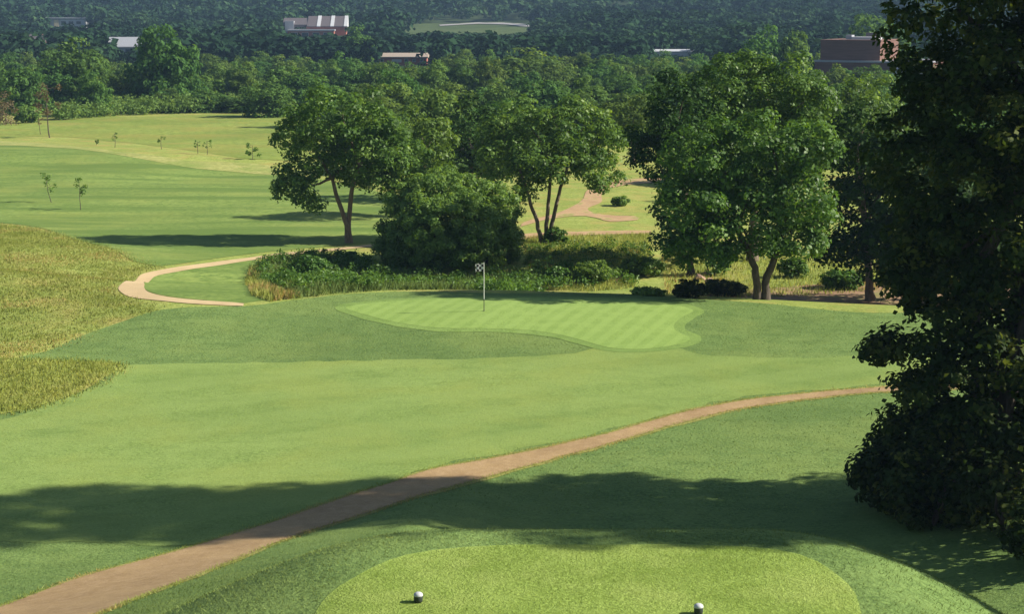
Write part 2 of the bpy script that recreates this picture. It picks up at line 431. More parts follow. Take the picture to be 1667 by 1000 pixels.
# ------------------------------------------------------------------ ground
nx, ny = len(GX), len(GY)
gv = np.column_stack([mx.ravel(), my.ravel(), GZ.ravel()])
ii, jj = np.meshgrid(np.arange(nx - 1), np.arange(ny - 1))
a = (jj * nx + ii).ravel()
gf = np.column_stack([a, a + 1, a + nx + 1, a + nx])
gme = np_mesh('ground', gv, gf)
M['floor'] = turf('forest_floor', (0.020, 0.034, 0.014), (0.035, 0.055, 0.022), (0.055, 0.075, 0.03), fine=0.4, bump=0.3, big=0.02)
gme.materials.append(M['meadow']); gme.materials.append(M['floor'])
gme.polygons.foreach_set('material_index', ((gv[gf].mean(1)[:, 1] + 25 * vnoise(gv[gf].mean(1)[:, 0] / 15, gv[gf].mean(1)[:, 1] / 15, 2)) > 268).astype(np.int32))
link('ground', gme, None, smooth=True, kind='structure', label='rough meadow ground running to the far hills')

lawn_edge = px_poly([(46, 579), (120, 553), (200, 524), (262, 505), (330, 500), (400, 499), (480, 489), (560, 480), (640, 476), (720, 475), (800, 478), (900, 478), (1000, 479), (1100, 485), (1250, 495), (1420, 510)])
lawn_poly = np.vstack([lawn_edge, [[28, 74], [40, 60], [44, 30], [40, -20], [-40, -20], [-40, 30], [-40, 52], [-29, 55.5], [-22, 58.0], [-20.2, 60.5]]])
lawn_poly = smooth_poly(lawn_poly, 0.7)
sheet('lawn', lawn_poly, M['lawn'], 0.015, 0.9, label='mown green rough around the green and the tee')

fw = px_poly([(195, 598), (320, 592), (600, 588), (800, 583), (930, 576), (985, 566), (1050, 562), (1110, 566), (1135, 576), (1190, 581), (1300, 583), (1440, 581), (1520, 585),
              (1500, 622), (1417, 628), (1300, 638), (1200, 650), (1100, 671), (1000, 698), (900, 722), (800, 742), (705, 760), (600, 802), (450, 852), (330, 884), (160, 886), (0, 880), (-100, 874)])
fw = np.vstack([fw, [[-29, 43.5], [-29, 54.4]], px_poly([(-40, 688), (60, 667), (130, 640), (180, 615)])])
sheet('fairway', smooth_poly(fw, 0.3), M['fairway'], 0.021, 0.8, jitter=0.45, label='light green mown fairway in front of the green')

green_px = [(563, 502), (600, 495), (660, 490), (740, 487), (830, 486), (920, 487), (1010, 489), (1080, 494), (1128, 506), (1112, 516), (1098, 528), (1100, 540), (1122, 550), (1118, 558), (1080, 566), (1035, 570), (990, 567), (950, 556), (910, 546), (860, 539), (790, 536), (715, 535), (650, 527), (600, 515)]
green_poly = smooth_poly(px_poly(green_px), 0.3)
sheet('green_collar', grow(green_poly, 0.5), M['collar'], 0.027, 0.7, jitter=0.12, label='fringe of slightly longer turf round the putting green')
sheet('putting_green', green_poly, M['green'], 0.033, 0.6, label='striped close mown putting green')

tee_world = [(-2.65, 12), (-2.62, 19.5), (-2.5, 20.8), (-2.2, 21.7), (-1.5, 22.6), (-0.7, 22.95), (1, 23.1), (2.8, 23.05), (3.8, 22.85), (4.3, 22.35), (4.5, 21.4), (4.5, 20), (4.5, 12)]
tee_poly = smooth_poly(tee_world, 0.3)
sheet('tee_box', tee_poly, M['tee'], 0.023, 0.5, jitter=0.12, label='yellow green close mown teeing ground')

up = [(-160, 1052), (-60, 1014), (0, 991), (120, 946), (285, 900), (450, 850), (560, 812), (640, 786), (705, 765), (800, 748), (900, 728), (1000, 704), (1100, 676), (1200, 655), (1300, 643), (1417, 633), (1560, 627)]
dn = [(1560, 634), (1417, 641), (1300, 653), (1200, 668), (1100, 692), (1000, 722), (900, 749), (800, 776), (700, 804), (600, 836), (490, 871), (400, 906), (250, 966), (165, 1000), (40, 1050)]
path_poly = smooth_poly(np.array([[hit(*p, 25).x, hit(*p, 25).y] for p in up + dn]), 0.4)
sheet('path_verge', grow(path_poly, 0.16), M['verge'], 0.027, 0.6, jitter=0.22, label='thin dry grass edge along the dirt path')
sheet('cart_path', path_poly, M['path'], 0.035, 0.6, jitter=0.1, label='reddish tan dirt path crossing the foreground')

up2 = [(700, 392), (620, 397), (540, 405), (460, 412), (420, 418), (350, 427), (280, 437), (228, 449), (200, 461), (193, 473), (210, 484), (268, 491), (330, 496), (397, 499)]
dn2 = [(398, 495), (330, 490), (275, 484), (242, 476), (234, 466), (250, 452), (300, 441), (360, 432), (420, 423), (460, 417), (540, 409), (620, 401), (700, 396)]
loop_poly = smooth_poly(px_poly(up2 + dn2), 0.6)
inner = smooth_poly(px_poly([(398, 494), (330, 489), (275, 483), (242, 475), (234, 465), (250, 451), (300, 440), (360, 431), (415, 424), (430, 440), (410, 455), (405, 475), (440, 488)]), 0.8)
sheet('bank_turf', smooth_poly(px_poly([(-30, 677), (40, 669), (110, 647), (160, 621), (194, 602), (190, 593), (120, 590), (40, 588), (-30, 587)]), 0.5), M['meadow'], 0.034, 0.8, jitter=0.25, label='yellow green unmown bank at the left edge')
sheet('loop_lawn', inner, M['far_fairway'], 0.016, 1.0, label='mown grass inside the bend of the pale path')
sheet('loop_path', loop_poly, M['pale_path'], 0.028, 0.9, jitter=0.15, label='pale tan path bending back on itself at the left')

ff = px_poly([(-40, 232), (60, 236), (150, 242), (230, 256), (310, 270), (390, 276), (470, 286), (560, 300), (640, 320), (700, 350), (700, 388), (620, 394), (540, 401), (440, 410), (330, 424), (255, 434), (215, 425), (190, 408), (130, 392), (60, 370), (-40, 356)])
sheet('far_fairway', smooth_poly(ff, 1.5), M['far_fairway'], 0.02, 2.0, label='second mown fairway beyond the path on the left')
ds = px_poly([(-40, 229), (40, 232), (110, 237), (190, 247), (250, 253), (300, 262), (360, 264), (440, 270), (450, 285), (380, 280), (300, 272), (230, 259), (150, 246), (60, 239), (-40, 235)])
sheet('dry_strip', smooth_poly(ds, 1.5), M['drygrass'], 0.035, 2.0, label='straw coloured dry strip along the far fairway')
fld = px_poly([(-80, 205), (40, 198), (120, 188), (240, 190), (350, 186), (470, 184), (560, 200), (560, 250), (470, 262), (400, 258), (330, 248), (240, 236), (150, 226), (60, 222), (-80, 226)])
sheet('far_field', smooth_poly(fld, 3.0), M['field'], 0.02, 4.0, label='yellow green unmown field before the woodland')

dp = px_poly([(845, 362), (905, 345), (938, 328), (952, 308), (995, 294), (1080, 288), (1110, 289), (1110, 297), (1060, 299), (1012, 304), (988, 314), (986, 330), (964, 341), (985, 349), (1040, 352), (1045, 359), (990, 362), (950, 353), (900, 358), (845, 372)])
sheet('dirt_track', grow(smooth_poly(dp, 0.8), -0.35), M['track'], 0.03, 1.2, label='orange tan dirt track winding behind the middle tree')
dp2 = px_poly([(800, 386), (870, 380), (960, 377), (1060, 376), (1060, 380), (960, 383), (870, 388), (800, 392)])
sheet('dirt_strip', smooth_poly(dp2, 0.8), M['track'], 0.03, 1.2, label='narrow tan dirt strip behind the creek bank')
er = [(7.5, 83.5), (11, 80.5), (16, 78.4), (22, 76.6), (30, 74.6), (35, 80), (33, 88), (26, 91.5), (18, 90.5), (11, 87.5)]
sheet('bare_earth', smooth_poly(er, 0.8), M['earth'], 0.012, 1.0, label='brown bare earth under the big trees behind the green')
for pts in ([(905, 462), (930, 457), (955, 460), (945, 466), (915, 467)], [(985, 455), (1005, 449), (1035, 451), (1020, 457), (995, 459)]):
    sheet('earth_patch', smooth_poly(px_poly(pts), 0.5), M['track'], 0.03, 0.8, label='small patch of orange bare earth on the creek bank')

# park clearing on the far hillside
park = px_poly([(640, 50), (655, 41), (720, 38), (800, 36), (870, 40), (870, 50), (830, 57), (740, 58), (660, 57)])
park = smooth_poly(park, 8)
M['park'] = turf('park_grass', (0.05, 0.075, 0.025), (0.075, 0.105, 0.035), (0.10, 0.13, 0.05), fine=0.3, big=0.02, bump=0.1)
sheet('park_field', park, M['park'], 0.3, 10, label='pale grass clearing on the far wooded hillside')
pr = px_poly([(715, 41.5), (780, 37.5), (820, 38), (870, 43), (872, 46), (820, 41), (780, 40), (716, 43.5)])
M['road'] = plain('park_road', (0.30, 0.29, 0.28), 0.8)
sheet('park_road', smooth_poly(pr, 8), M['road'], 0.6, 8, label='pale curving road through the hillside clearing')

# ------------------------------------------------------------------ foliage tools
def rand_unit(n, r=R):
    v = r.normal(size=(n, 3)); return v / np.linalg.norm(v, axis=1, keepdims=True)
def norm(v):
    return v / (np.linalg.norm(v, axis=1, keepdims=True) + 1e-9)
def leaf_mesh(name, pos, nrm, size, rnd, r=R, aspect=0.62):
    """one folded-diamond leaf per row of pos"""
    n = len(pos)
    t = norm(np.cross(nrm, rand_unit(n, r))); b = np.cross(nrm, t)
    s = size[:, None] if np.ndim(size) else size
    v = np.empty((n, 4, 3))
    v[:, 0] = pos - t * s * 0.5
    v[:, 1] = pos + b * s * aspect * 0.5 + nrm * s * 0.08 - t * s * 0.05
    v[:, 2] = pos + t * s * 0.5 - nrm * s * 0.10
    v[:, 3] = pos - b * s * aspect * 0.5 + nrm * s * 0.08 - t * s * 0.05
    f = np.arange(n * 4).reshape(n, 4)
    return np_mesh(name, v.reshape(-1, 3), f, rnd)
def clump_leaves(lobes, clump_r, per, leaf, r, cover=1.15, bottom=-0.65, core=0.12, flat=0.78, ragged=0.25):
    """leaves gathered in clumps over the skin of ellipsoid lobes [(centre, radii)]"""
    C = []; O = []
    lc = np.array([l[0] for l in lobes], float); lr = np.array([l[1] for l in lobes], float)
    for c, rad in zip(lc, lr):
        m = (rad[0] * rad[1] + rad[0] * rad[2] + rad[1] * rad[2]) / 3
        k = max(4, int(cover * 4 * m / clump_r ** 2))
        d = rand_unit(int(k * 1.6), r); d = d[d[:, 2] > bottom][:k]
        p = c + d * rad * (1 - ragged * r.random((len(d), 1)) ** 1.5 + 0.10 * r.normal(size=(len(d), 1)))
        q = ((p[:, None, :] - lc[None]) / lr[None]); q = (q * q).sum(2)
        keep = q.min(1) > 0.42
        C.append(p[keep]); O.append(d[keep])
        kc = int(core * k) + 1
        dc = rand_unit(kc, r); C.append(c + dc * rad * 0.55 * r.random((kc, 1)) ** 0.4); O.append(dc)
    C = np.vstack(C); O = np.vstack(O); n = len(C)
    rc = clump_r * r.uniform(0.55, 1.25, n)
    cnt = np.maximum(6, (per * (rc / clump_r) ** 2 * r.uniform(0.7, 1.2, n)).astype(int))
    idx = np.repeat(np.arange(n), cnt); tot = len(idx)
    d = norm(rand_unit(tot, r) + 0.45 * O[idx] + np.array([0, 0, 0.25]))
    pos = C[idx] + d * (rc[idx] * r.uniform(0.45, 1.08, tot))[:, None] * np.array([1.15, 1.15, flat])
    nr = norm(0.85 * d + np.array([0, 0, 0.40]) + 0.6 * rand_unit(tot, r))
    tone = np.clip(0.5 + 0.22 * r.normal(size=n), 0, 1)
    rn = np.clip(tone[idx] * 0.6 + 0.4 * r.random(tot), 0, 1)
    return pos, nr, leaf * r.uniform(0.65, 1.3, tot), rn
def tube(pts, rads, sides=8):
    pts = [Vector(p) for p in pts]; V = []; F = []
    for i, p in enumerate(pts):
        d = (pts[min(i + 1, len(pts) - 1)] - pts[max(i - 1, 0)]).normalized()
        a = d.cross(Vector((0.31, 0.95, 0.05))).normalized(); b = d.cross(a)
        for k in range(sides):
            w = 2 * math.pi * k / sides
            V.append(p + (a * math.cos(w) + b * math.sin(w)) * rads[i])
    for i in range(len(pts) - 1):
        for k in range(sides):
            q = (k + 1) % sides
            F.append((i * sides + k, i * sides + q, (i + 1) * sides + q, (i + 1) * sides + k))
    return V, F
def tube_mesh(name, pts, rads, sides=8):
    V, F = tube(pts, rads, sides)
    me = bpy.data.meshes.new(name); me.from_pydata([tuple(v) for v in V], [], F); me.update()
    return me
def bent(a, b, r, n=6, wob=0.06):
    a = np.array(a, float); b = np.array(b, float); L_ = np.linalg.norm(b - a); out = []
    side = r.normal(size=3) * wob * L_
    for t in np.linspace(0, 1, n):
        out.append(a + (b - a) * t + side * math.sin(math.pi * t) + r.normal(size=3) * wob * 0.18 * L_ * (0 < t < 1))
    return out

def px_tree(name, base, lobes_px, label, leafm, stems, seed, clump=0.7, per=95, leaf=0.27, trunk_r=0.22, depth=1.0, tmin=0, bark_m='bark', yoff=(0.45,), cat='tree', group=None, limbs=7, cover=1.15, bottom=-0.65, lean_top=None):
    """a tree whose crown lobes are measured on the photograph and built round its own trunk at its own distance"""
    r = np.random.default_rng(seed)
    g = hit(base[0], base[1], tmin) if len(base) == 2 else Vector((base[0], base[1], float(H(base[0], base[1]))))
    bx, by, dep = project(g.x, g.y, g.z)
    s = FPX / dep
    root = empty(name, g, label=label, cat=cat, group=group)
    lob = []
    for k, (cx, cy, rx, ry) in enumerate(lobes_px):
        rr = np.array([rx, 0.5 * (rx + ry) * depth, ry]) / s
        c = np.array([(cx - bx) / s, (r.uniform(-1, 1) * 0.55 * rx / s), (by - cy) / s])
        if lean_top and cy < lean_top[0]: c[1] += lean_top[1]
        lob.append((c, rr))
    pos, nr, sz, rn = clump_leaves(lob, clump, per, leaf, r, cover=cover, bottom=bottom)
    ok = pos[:, 2] > 0.05
    link('crown', leaf_mesh('crown', pos[ok], nr[ok], sz[ok], rn[ok], r), LEAF[leafm], root)
    tips = []
    for k, st in enumerate(stems):
        pts = [np.array([(p[0] - bx) / s, 0.18 * (k - (len(stems) - 1) / 2) * (i > 0), (by - p[1]) / s]) for i, p in enumerate(st)]
        pts[0][2] = -0.25
        rad = trunk_r * (1.0 if len(stems) == 1 else 0.8)
        fine = []
        for i in range(len(pts) - 1):
            for t in np.linspace(0, 1, 4, endpoint=False): fine.append(pts[i] * (1 - t) + pts[i + 1] * t)
        fine.append(pts[-1])
        fine = [f + (r.normal(size=3) * rad * 0.12 if i else 0) for i, f in enumerate(fine)]
        n = len(fine)
        rads = [rad * (1.45 if i == 0 else 1.15 if i == 1 else 1 - 0.45 * i / n) for i in range(n)]
        link('trunk', tube_mesh('trunk', fine, rads, 10), M[bark_m], root, smooth=True)
        tips.append((fine[-1], rads[-1]))
    order = sorted(range(len(lob)), key=lambda i: -lob[i][1][0])[:limbs]
    for i in order:
        tip, tr = min(tips, key=lambda q: np.linalg.norm(q[0] - lob[i][0]))
        pts = bent(tip, lob[i][0] + np.array([0, 0, lob[i][1][2] * 0.3]), r, 6, 0.08)
        link('limb', tube_mesh('limb', pts, [tr * (1 - 0.8 * t) for t in np.linspace(0, 1, 6)], 7), M[bark_m], root, smooth=True)
    return root

# ------------------------------------------------------------------ main trees
px_tree('shade_tree', (568, 396), [(565, 200, 72, 50), (505, 250, 58, 62), (600, 240, 60, 62), (630, 235, 38, 45), (486, 305, 30, 34), (560, 285, 55, 32), (610, 300, 30, 26), (508, 335, 16, 16), (655, 262, 42, 40), (645, 300, 26, 22)],
        'spreading green tree with forked trunk, left of the round bush', 'hero', [[(568, 396), (566, 366), (553, 330), (543, 290)], [(569, 396), (568, 360), (574, 305), (588, 270)]], 11, clump=0.62, per=80, leaf=0.25, trunk_r=0.24)
px_tree('shade_tree', (700, 352), [(688, 235, 46, 44), (655, 275, 36, 32), (712, 225, 26, 26), (700, 280, 34, 30)],
        'green tree rising between forked tree and round bush', 'hero', [[(695, 352), (695, 300), (690, 260)]], 12, clump=0.7, per=75, leaf=0.28)
px_tree('shade_tree', (888, 396), [(862, 222, 58, 48), (925, 215, 68, 42), (968, 242, 46, 44), (832, 265, 40, 50), (900, 265, 66, 36), (985, 288, 20, 32), (858, 305, 28, 32), (955, 290, 30, 26), (815, 235, 34, 40), (900, 195, 50, 30)],
        'leafy tree with three slender trunks standing behind the flag', 'hero', [[(884, 396), (874, 360), (860, 320), (848, 280)], [(888, 396), (890, 355), (894, 310), (896, 270)], [(892, 396), (900, 355), (912, 305), (928, 260)]], 13, clump=0.62, per=75, leaf=0.25, trunk_r=0.19)
px_tree('shade_tree', (765, 325), [(772, 215, 48, 50), (742, 255, 36, 36), (800, 262, 34, 40), (765, 285, 40, 30)],
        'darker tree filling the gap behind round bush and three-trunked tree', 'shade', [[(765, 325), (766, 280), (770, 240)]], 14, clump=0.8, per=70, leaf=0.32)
px_tree('shade_tree', (1240, 488), [(1165, 265, 72, 58), (1250, 245, 80, 60), (1315, 255, 34, 52), (1135, 340, 58, 56), (1215, 345, 80, 58), (1300, 340, 46, 56), (1105, 405, 38, 36), (1160, 402, 52, 36), (1215, 400, 50, 30), (1290, 395, 50, 30)],
        'large green tree with twin dark trunks beside the green', 'rich', [[(1234, 490), (1230, 455), (1220, 415), (1190, 360)], [(1246, 490), (1248, 450), (1262, 415), (1275, 350)]], 15, clump=0.62, per=95, leaf=0.22, trunk_r=0.26, bark_m='bark_dark', limbs=9, cover=1.5)
px_tree('shade_tree', (1225, 425), [(1195, 145, 74, 48), (1255, 150, 70, 46), (1150, 190, 56, 52), (1300, 180, 40, 46), (1230, 220, 90, 50), (1215, 290, 80, 50)],
        'tall bright crown rising behind the twin-trunked tree', 'rich', [[(1225, 425), (1225, 350), (1220, 250)]], 16, clump=0.68, per=90, leaf=0.24, trunk_r=0.3, cover=1.5)
px_tree('shade_tree', (1122, 448), [(1068, 235, 38, 44), (1105, 180, 46, 56), (1112, 260, 50, 56), (1105, 330, 40, 50), (1120, 385, 34, 36)],
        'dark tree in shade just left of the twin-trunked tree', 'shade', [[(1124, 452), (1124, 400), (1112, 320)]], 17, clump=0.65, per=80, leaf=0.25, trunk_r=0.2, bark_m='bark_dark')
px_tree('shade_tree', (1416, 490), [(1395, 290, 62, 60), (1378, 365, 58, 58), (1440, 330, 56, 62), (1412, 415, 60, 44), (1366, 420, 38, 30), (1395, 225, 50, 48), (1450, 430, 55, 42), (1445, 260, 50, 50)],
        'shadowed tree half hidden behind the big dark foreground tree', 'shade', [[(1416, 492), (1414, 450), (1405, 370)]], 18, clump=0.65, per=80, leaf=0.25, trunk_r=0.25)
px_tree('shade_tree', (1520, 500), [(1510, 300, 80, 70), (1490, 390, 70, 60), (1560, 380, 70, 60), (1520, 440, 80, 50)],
        'added dark-leaved tree wholly behind the huge dark tree', 'shade', [[(1520, 502), (1518, 450), (1512, 370)]], 22, clump=0.7, per=70, leaf=0.28, trunk_r=0.22, bark_m='bark_dark')  # added tree in darkened leaves, closing sunlit gaps in the crown ahead
px_tree('shade_tree', (1395, 330), [(1380, 205, 44, 46), (1410, 165, 40, 40), (1365, 250, 40, 40), (1430, 230, 40, 50)],
        'bright green tree between twin-trunked tree and dark foreground tree', 'hero', [[(1395, 330), (1395, 270), (1392, 220)]], 19, clump=0.75, per=75, leaf=0.3)
px_tree('shade_tree', (1030, 268), [(1020, 200, 34, 36), (1050, 190, 30, 34)],
        'green tree between the three-trunked tree and the dark tree', 'wood', [[(1030, 268), (1030, 230), (1032, 200)]], 20, clump=0.85, per=70, leaf=0.36)

px_tree('round_bush', (738, 432), [(725, 342, 80, 56), (682, 365, 58, 58), (795, 355, 52, 58), (745, 372, 90, 58), (712, 402, 78, 38), (798, 402, 44, 36), (650, 400, 30, 34)],
        'big rounded green bush behind the putting green', 'shrub', [[(720, 436), (715, 410), (705, 370)], [(750, 436), (755, 410), (765, 370)], [(790, 434), (795, 410), (800, 370)]], 21, clump=0.45, per=100, leaf=0.185, trunk_r=0.1, cat='bush', bottom=-0.95, cover=2.2, bark_m='bark_dark', limbs=5)

big_lobes = [(1532, 60, 108, 110), (1630, 160, 150, 120), (1532, 270, 112, 115), (1640, 390, 160, 120), (1545, 430, 92, 80), (1530, 535, 85, 60), (1610, 600, 150, 100), (1545, 640, 75, 60), (1520, 720, 88, 55), (1610, 760, 150, 90),
             (1520, 790, 55, 40), (1446, 556, 30, 12), (1425, 568, 16, 8), (1458, 622, 26, 18), (1435, 742, 30, 12), (1415, 762, 15, 7), (1452, 690, 24, 12), (1468, 120, 30, 34), (1462, 250, 30, 26), (1466, 380, 34, 40), (1460, 470, 28, 22), (1790, 120, 150, 150), (1770, 330, 170, 150), (1790, 560, 160, 150), (1580, -70, 120, 110), (1690, -140, 140, 110), (1800, -60, 120, 120), (1580, 840, 110, 60)]
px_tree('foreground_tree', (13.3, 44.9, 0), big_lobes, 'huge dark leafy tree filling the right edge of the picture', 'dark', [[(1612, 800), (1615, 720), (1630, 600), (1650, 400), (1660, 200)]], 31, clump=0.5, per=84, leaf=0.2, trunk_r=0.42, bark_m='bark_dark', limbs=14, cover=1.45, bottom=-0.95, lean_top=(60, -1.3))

# a neighbour on the bank just beyond the right edge; its shade falls across the front of the tee
r_ = np.random.default_rng(40)
nb = Vector((15.6, 23.7, float(H(15.6, 23.7))))
root = empty('foreground_tree', nb, label='leafy tree on the bank just outside the right edge, shading the tee', cat='tree')
hh = 22.0 - nb.z - 7.0
lob = [(np.array([0.0, 0.2, hh + 0.6]), np.array([2.4, 0.75, 1.6])), (np.array([-1.6, 0.1, hh - 1.2]), np.array([2.0, 0.6, 1.1])), (np.array([1.2, 0.2, hh - 2.0]), np.array([2.2, 0.8, 1.4])), (np.array([0.4, -0.2, hh - 3.6]), np.array([2.4, 1.0, 1.2]))]
P_ = clump_leaves(lob, 0.4, 48, 0.17, r_, cover=0.9)
link('crown', leaf_mesh('crown', *P_, r_), LEAF['dark'], root)
link('trunk', tube_mesh('trunk', bent((0, 0, -0.3), (0.2, 0, hh - 1.0), r_, 8, 0.03), list(np.linspace(0.3, 0.12, 8)), 9), M['bark_dark'], root, smooth=True)

# ------------------------------------------------------------------ woodland trees
def wood_variant(seed, w=3.4, h=6.5):
    r = np.random.default_rng(seed); lob = []
    k = r.integers(5, 8)
    for i in range(k):
        a = 2 * math.pi * i / k + r.uniform(-.4, .4); q = r.uniform(0.35, 0.6) * w
        lob.append((np.array([math.cos(a) * q, math.sin(a) * q, h * r.uniform(0.42, 0.62)]), np.array([w * r.uniform(.42, .6), w * r.uniform(.42, .6), h * r.uniform(.2, .3)])))
    lob.append((np.array([r.uniform(-.5, .5), r.uniform(-.5, .5), h * 0.74]), np.array([w * .55, w * .55, h * .26])))
    for q in range(5):
        a = 2 * math.pi * q / 5 + r.uniform(-.4, .4)
        lob.append((np.array([math.cos(a) * w * .6, math.sin(a) * w * .6, h * r.uniform(.14, .24)]), np.array([w * .5, w * .5, h * .22])))
    p = clump_leaves(lob, 0.75, 40, 0.42, r, cover=1.15, bottom=-0.8)
    ok = p[0][:, 2] > 0.05; p = [v[ok] for v in p]
    cr = leaf_mesh('woodland_crown', *p, r); cr.materials.append(LEAF['wood'])
    tr = tube_mesh('woodland_trunk', bent((0, 0, -0.4), (r.uniform(-.3, .3), r.uniform(-.3, .3), h * 0.6), r, 6, 0.04), [0.28, 0.2, 0.17, 0.14, 0.1, 0.05], 7); tr.materials.append(M['bark_dark'])
    return cr, tr
VAR = [wood_variant(100 + i, w=[3.2, 3.8, 3.0, 4.2, 3.5, 2.8, 3.6][i], h=[6.5, 6.0, 7.0, 6.3, 5.6, 6.8, 6.2][i]) for i in range(7)]

# photo boxes that have to stay in view (x0, x1, y0, y1, depth of what is seen there)
CLEAR = [(1328, 1430, 62, 105, 330), (462, 572, 24, 59, 682), (618, 695, 87, 101, 450), (78, 146, 27, 42, 750), (186, 230, 59, 72, 520), (48, 74, 57, 64, 560), (1066, 1128, 80, 87, 480), (665, 860, 41, 53, 760),
         (860, 1085, 285, 385, 150)]
def blocked(x, y, z, h, w):
    px, py, dep = project(np.array([x, x]), np.array([y, y]), np.array([z, z + h]))
    x0 = px[0] - w * FPX / dep[0] * 0.8; x1 = px[0] + w * FPX / dep[0] * 0.8
    top = py[1]; bot = py[0]
    for a, b, c, d, dd in CLEAR:
        if y < dd + 6 and x1 > a and x0 < b and top < d and bot > c: return (a, b, c, d)
    return None
_ones = ['', 'first', 'second', 'third', 'fourth', 'fifth', 'sixth', 'seventh', 'eighth', 'ninth', 'tenth', 'eleventh', 'twelfth', 'thirteenth', 'fourteenth', 'fifteenth', 'sixteenth', 'seventeenth', 'eighteenth', 'nineteenth']
def ordinal(n):
    if n < 20: return _ones[n]
    t, u = divmod(n, 10)
    return ['', '', 'twentieth', 'thirtieth', 'fortieth', 'fiftieth'][t] if u == 0 else ['', '', 'twenty', 'thirty', 'forty', 'fifty'][t] + '-' + _ones[u]
TREES = []
def wood_tree(x, y, h, w, label, group='woodland trees beyond the fields', var=None, name='woodland_tree'):
    r = random.Random(int(x * 131 + y * 17))
    cr, tr = VAR[r.randrange(len(VAR)) if var is None else var]
    o = empty(name, (x, y, float(H(x, y)) - 0.05), r.uniform(0, 6.28), label=label, cat='tree', group=group)
    sc = h / 6.4; sx = w / 4.6
    o.scale = (sx, sx, sc)
    for nm, me in (('crown', cr), ('trunk', tr)):
        c = bpy.data.objects.new(nm, me); COL.objects.link(c); c.parent = o
    TREES.append(o)
    return o
rw = random.Random(5)
ROWS = [(148, 'nearest', 640, 1700, (4.6, 6.4)), (176, 'second', 560, 1700, (4.6, 6.8)), (206, 'third', 520, 1700, (4.8, 6.8)), (238, 'fourth', 250, 1700, (3.6, 5.6)), (272, 'fifth', -30, 1700, (4.6, 6.8)), (308, 'sixth', -30, 1700, (4.8, 6.8)), (346, 'seventh', -30, 1700, (4.8, 7.0)), (386, 'rearmost', -30, 1700, (4.6, 6.6))]
for D, rowname, p0, p1, (h0, h1) in ROWS:
    x = (p0 - 833.5) / FPX * D; xe = (p1 - 833.5) / FPX * D; spots = []
    while x < xe:
        w = rw.uniform(3.6, 5.4); y = D + rw.uniform(-11, 11)
        h = rw.uniform(h0, h1)
        if D == 238 and x < -38: h = rw.uniform(2.2, 3.6); y = D + rw.uniform(2, 12)
        zz = float(H(x, y)); ok = True
        for tries in range(6):
            if blocked(x, y, zz, h, w) is None: break
            h *= 0.78; w *= 0.92
        else: ok = False
        if h < 1.8: ok = False
        if ok: spots.append((x, y, h, w))
        x += w * rw.uniform(1.0, 1.4)
    for k, (x, y, h, w) in enumerate(spots):
        wood_tree(x, y, h, w, '%s tree from the left in the %s row of the woodland' % (ordinal(k + 1), rowname))
# conspicuous ones
def wood_at(px, top, D, wpx, label, var=None, base=None):
    x = (px - 833.5) / FPX * D * 1.0
    z = float(H(x, D)); s = FPX / D
    zt = at_depth(px, top, D).z
    return wood_tree(x, D, zt - z, wpx / 2 / s * 1.25, label, 'tall trees of the woodland', var)
wood_at(268, 46, 262, 105, 'tall full round-topped tree towering over the left woodland', 3)
wood_at(130, 62, 270, 110, 'broad tall tree left of the grey-roofed house', 1)
wood_at(40, 100, 245, 90, 'leafy tree at the left edge in front of the woodland', 4)
wood_at(155, 122, 240, 60, 'small rounded tree below the broad tall tree', 2)
wood_at(585, 50, 430, 70, 'rounded tree standing left of the long red building', 5)
wood_at(650, 115, 215, 90, 'dark rounded tree just behind the spreading forked tree', 3)
wood_at(860, 78, 300, 130, 'wide light green crown in the middle of the woodland', 1)
wood_at(975, 80, 310, 110, 'wide crown left of the white shed in the woodland', 4)
wood_at(1235, 55, 300, 90, 'bright tree left of the brown brick building', 0)
wood_at(1290, 62, 300, 70, 'narrow bright tree touching the left end of the brick building', 2)
wood_at(1415, 28, 360, 110, 'bright tree behind the roof of the brown brick building', 3)
wood_at(820, 160, 160, 110, 'rounded crown just above the three-trunked tree', 6)

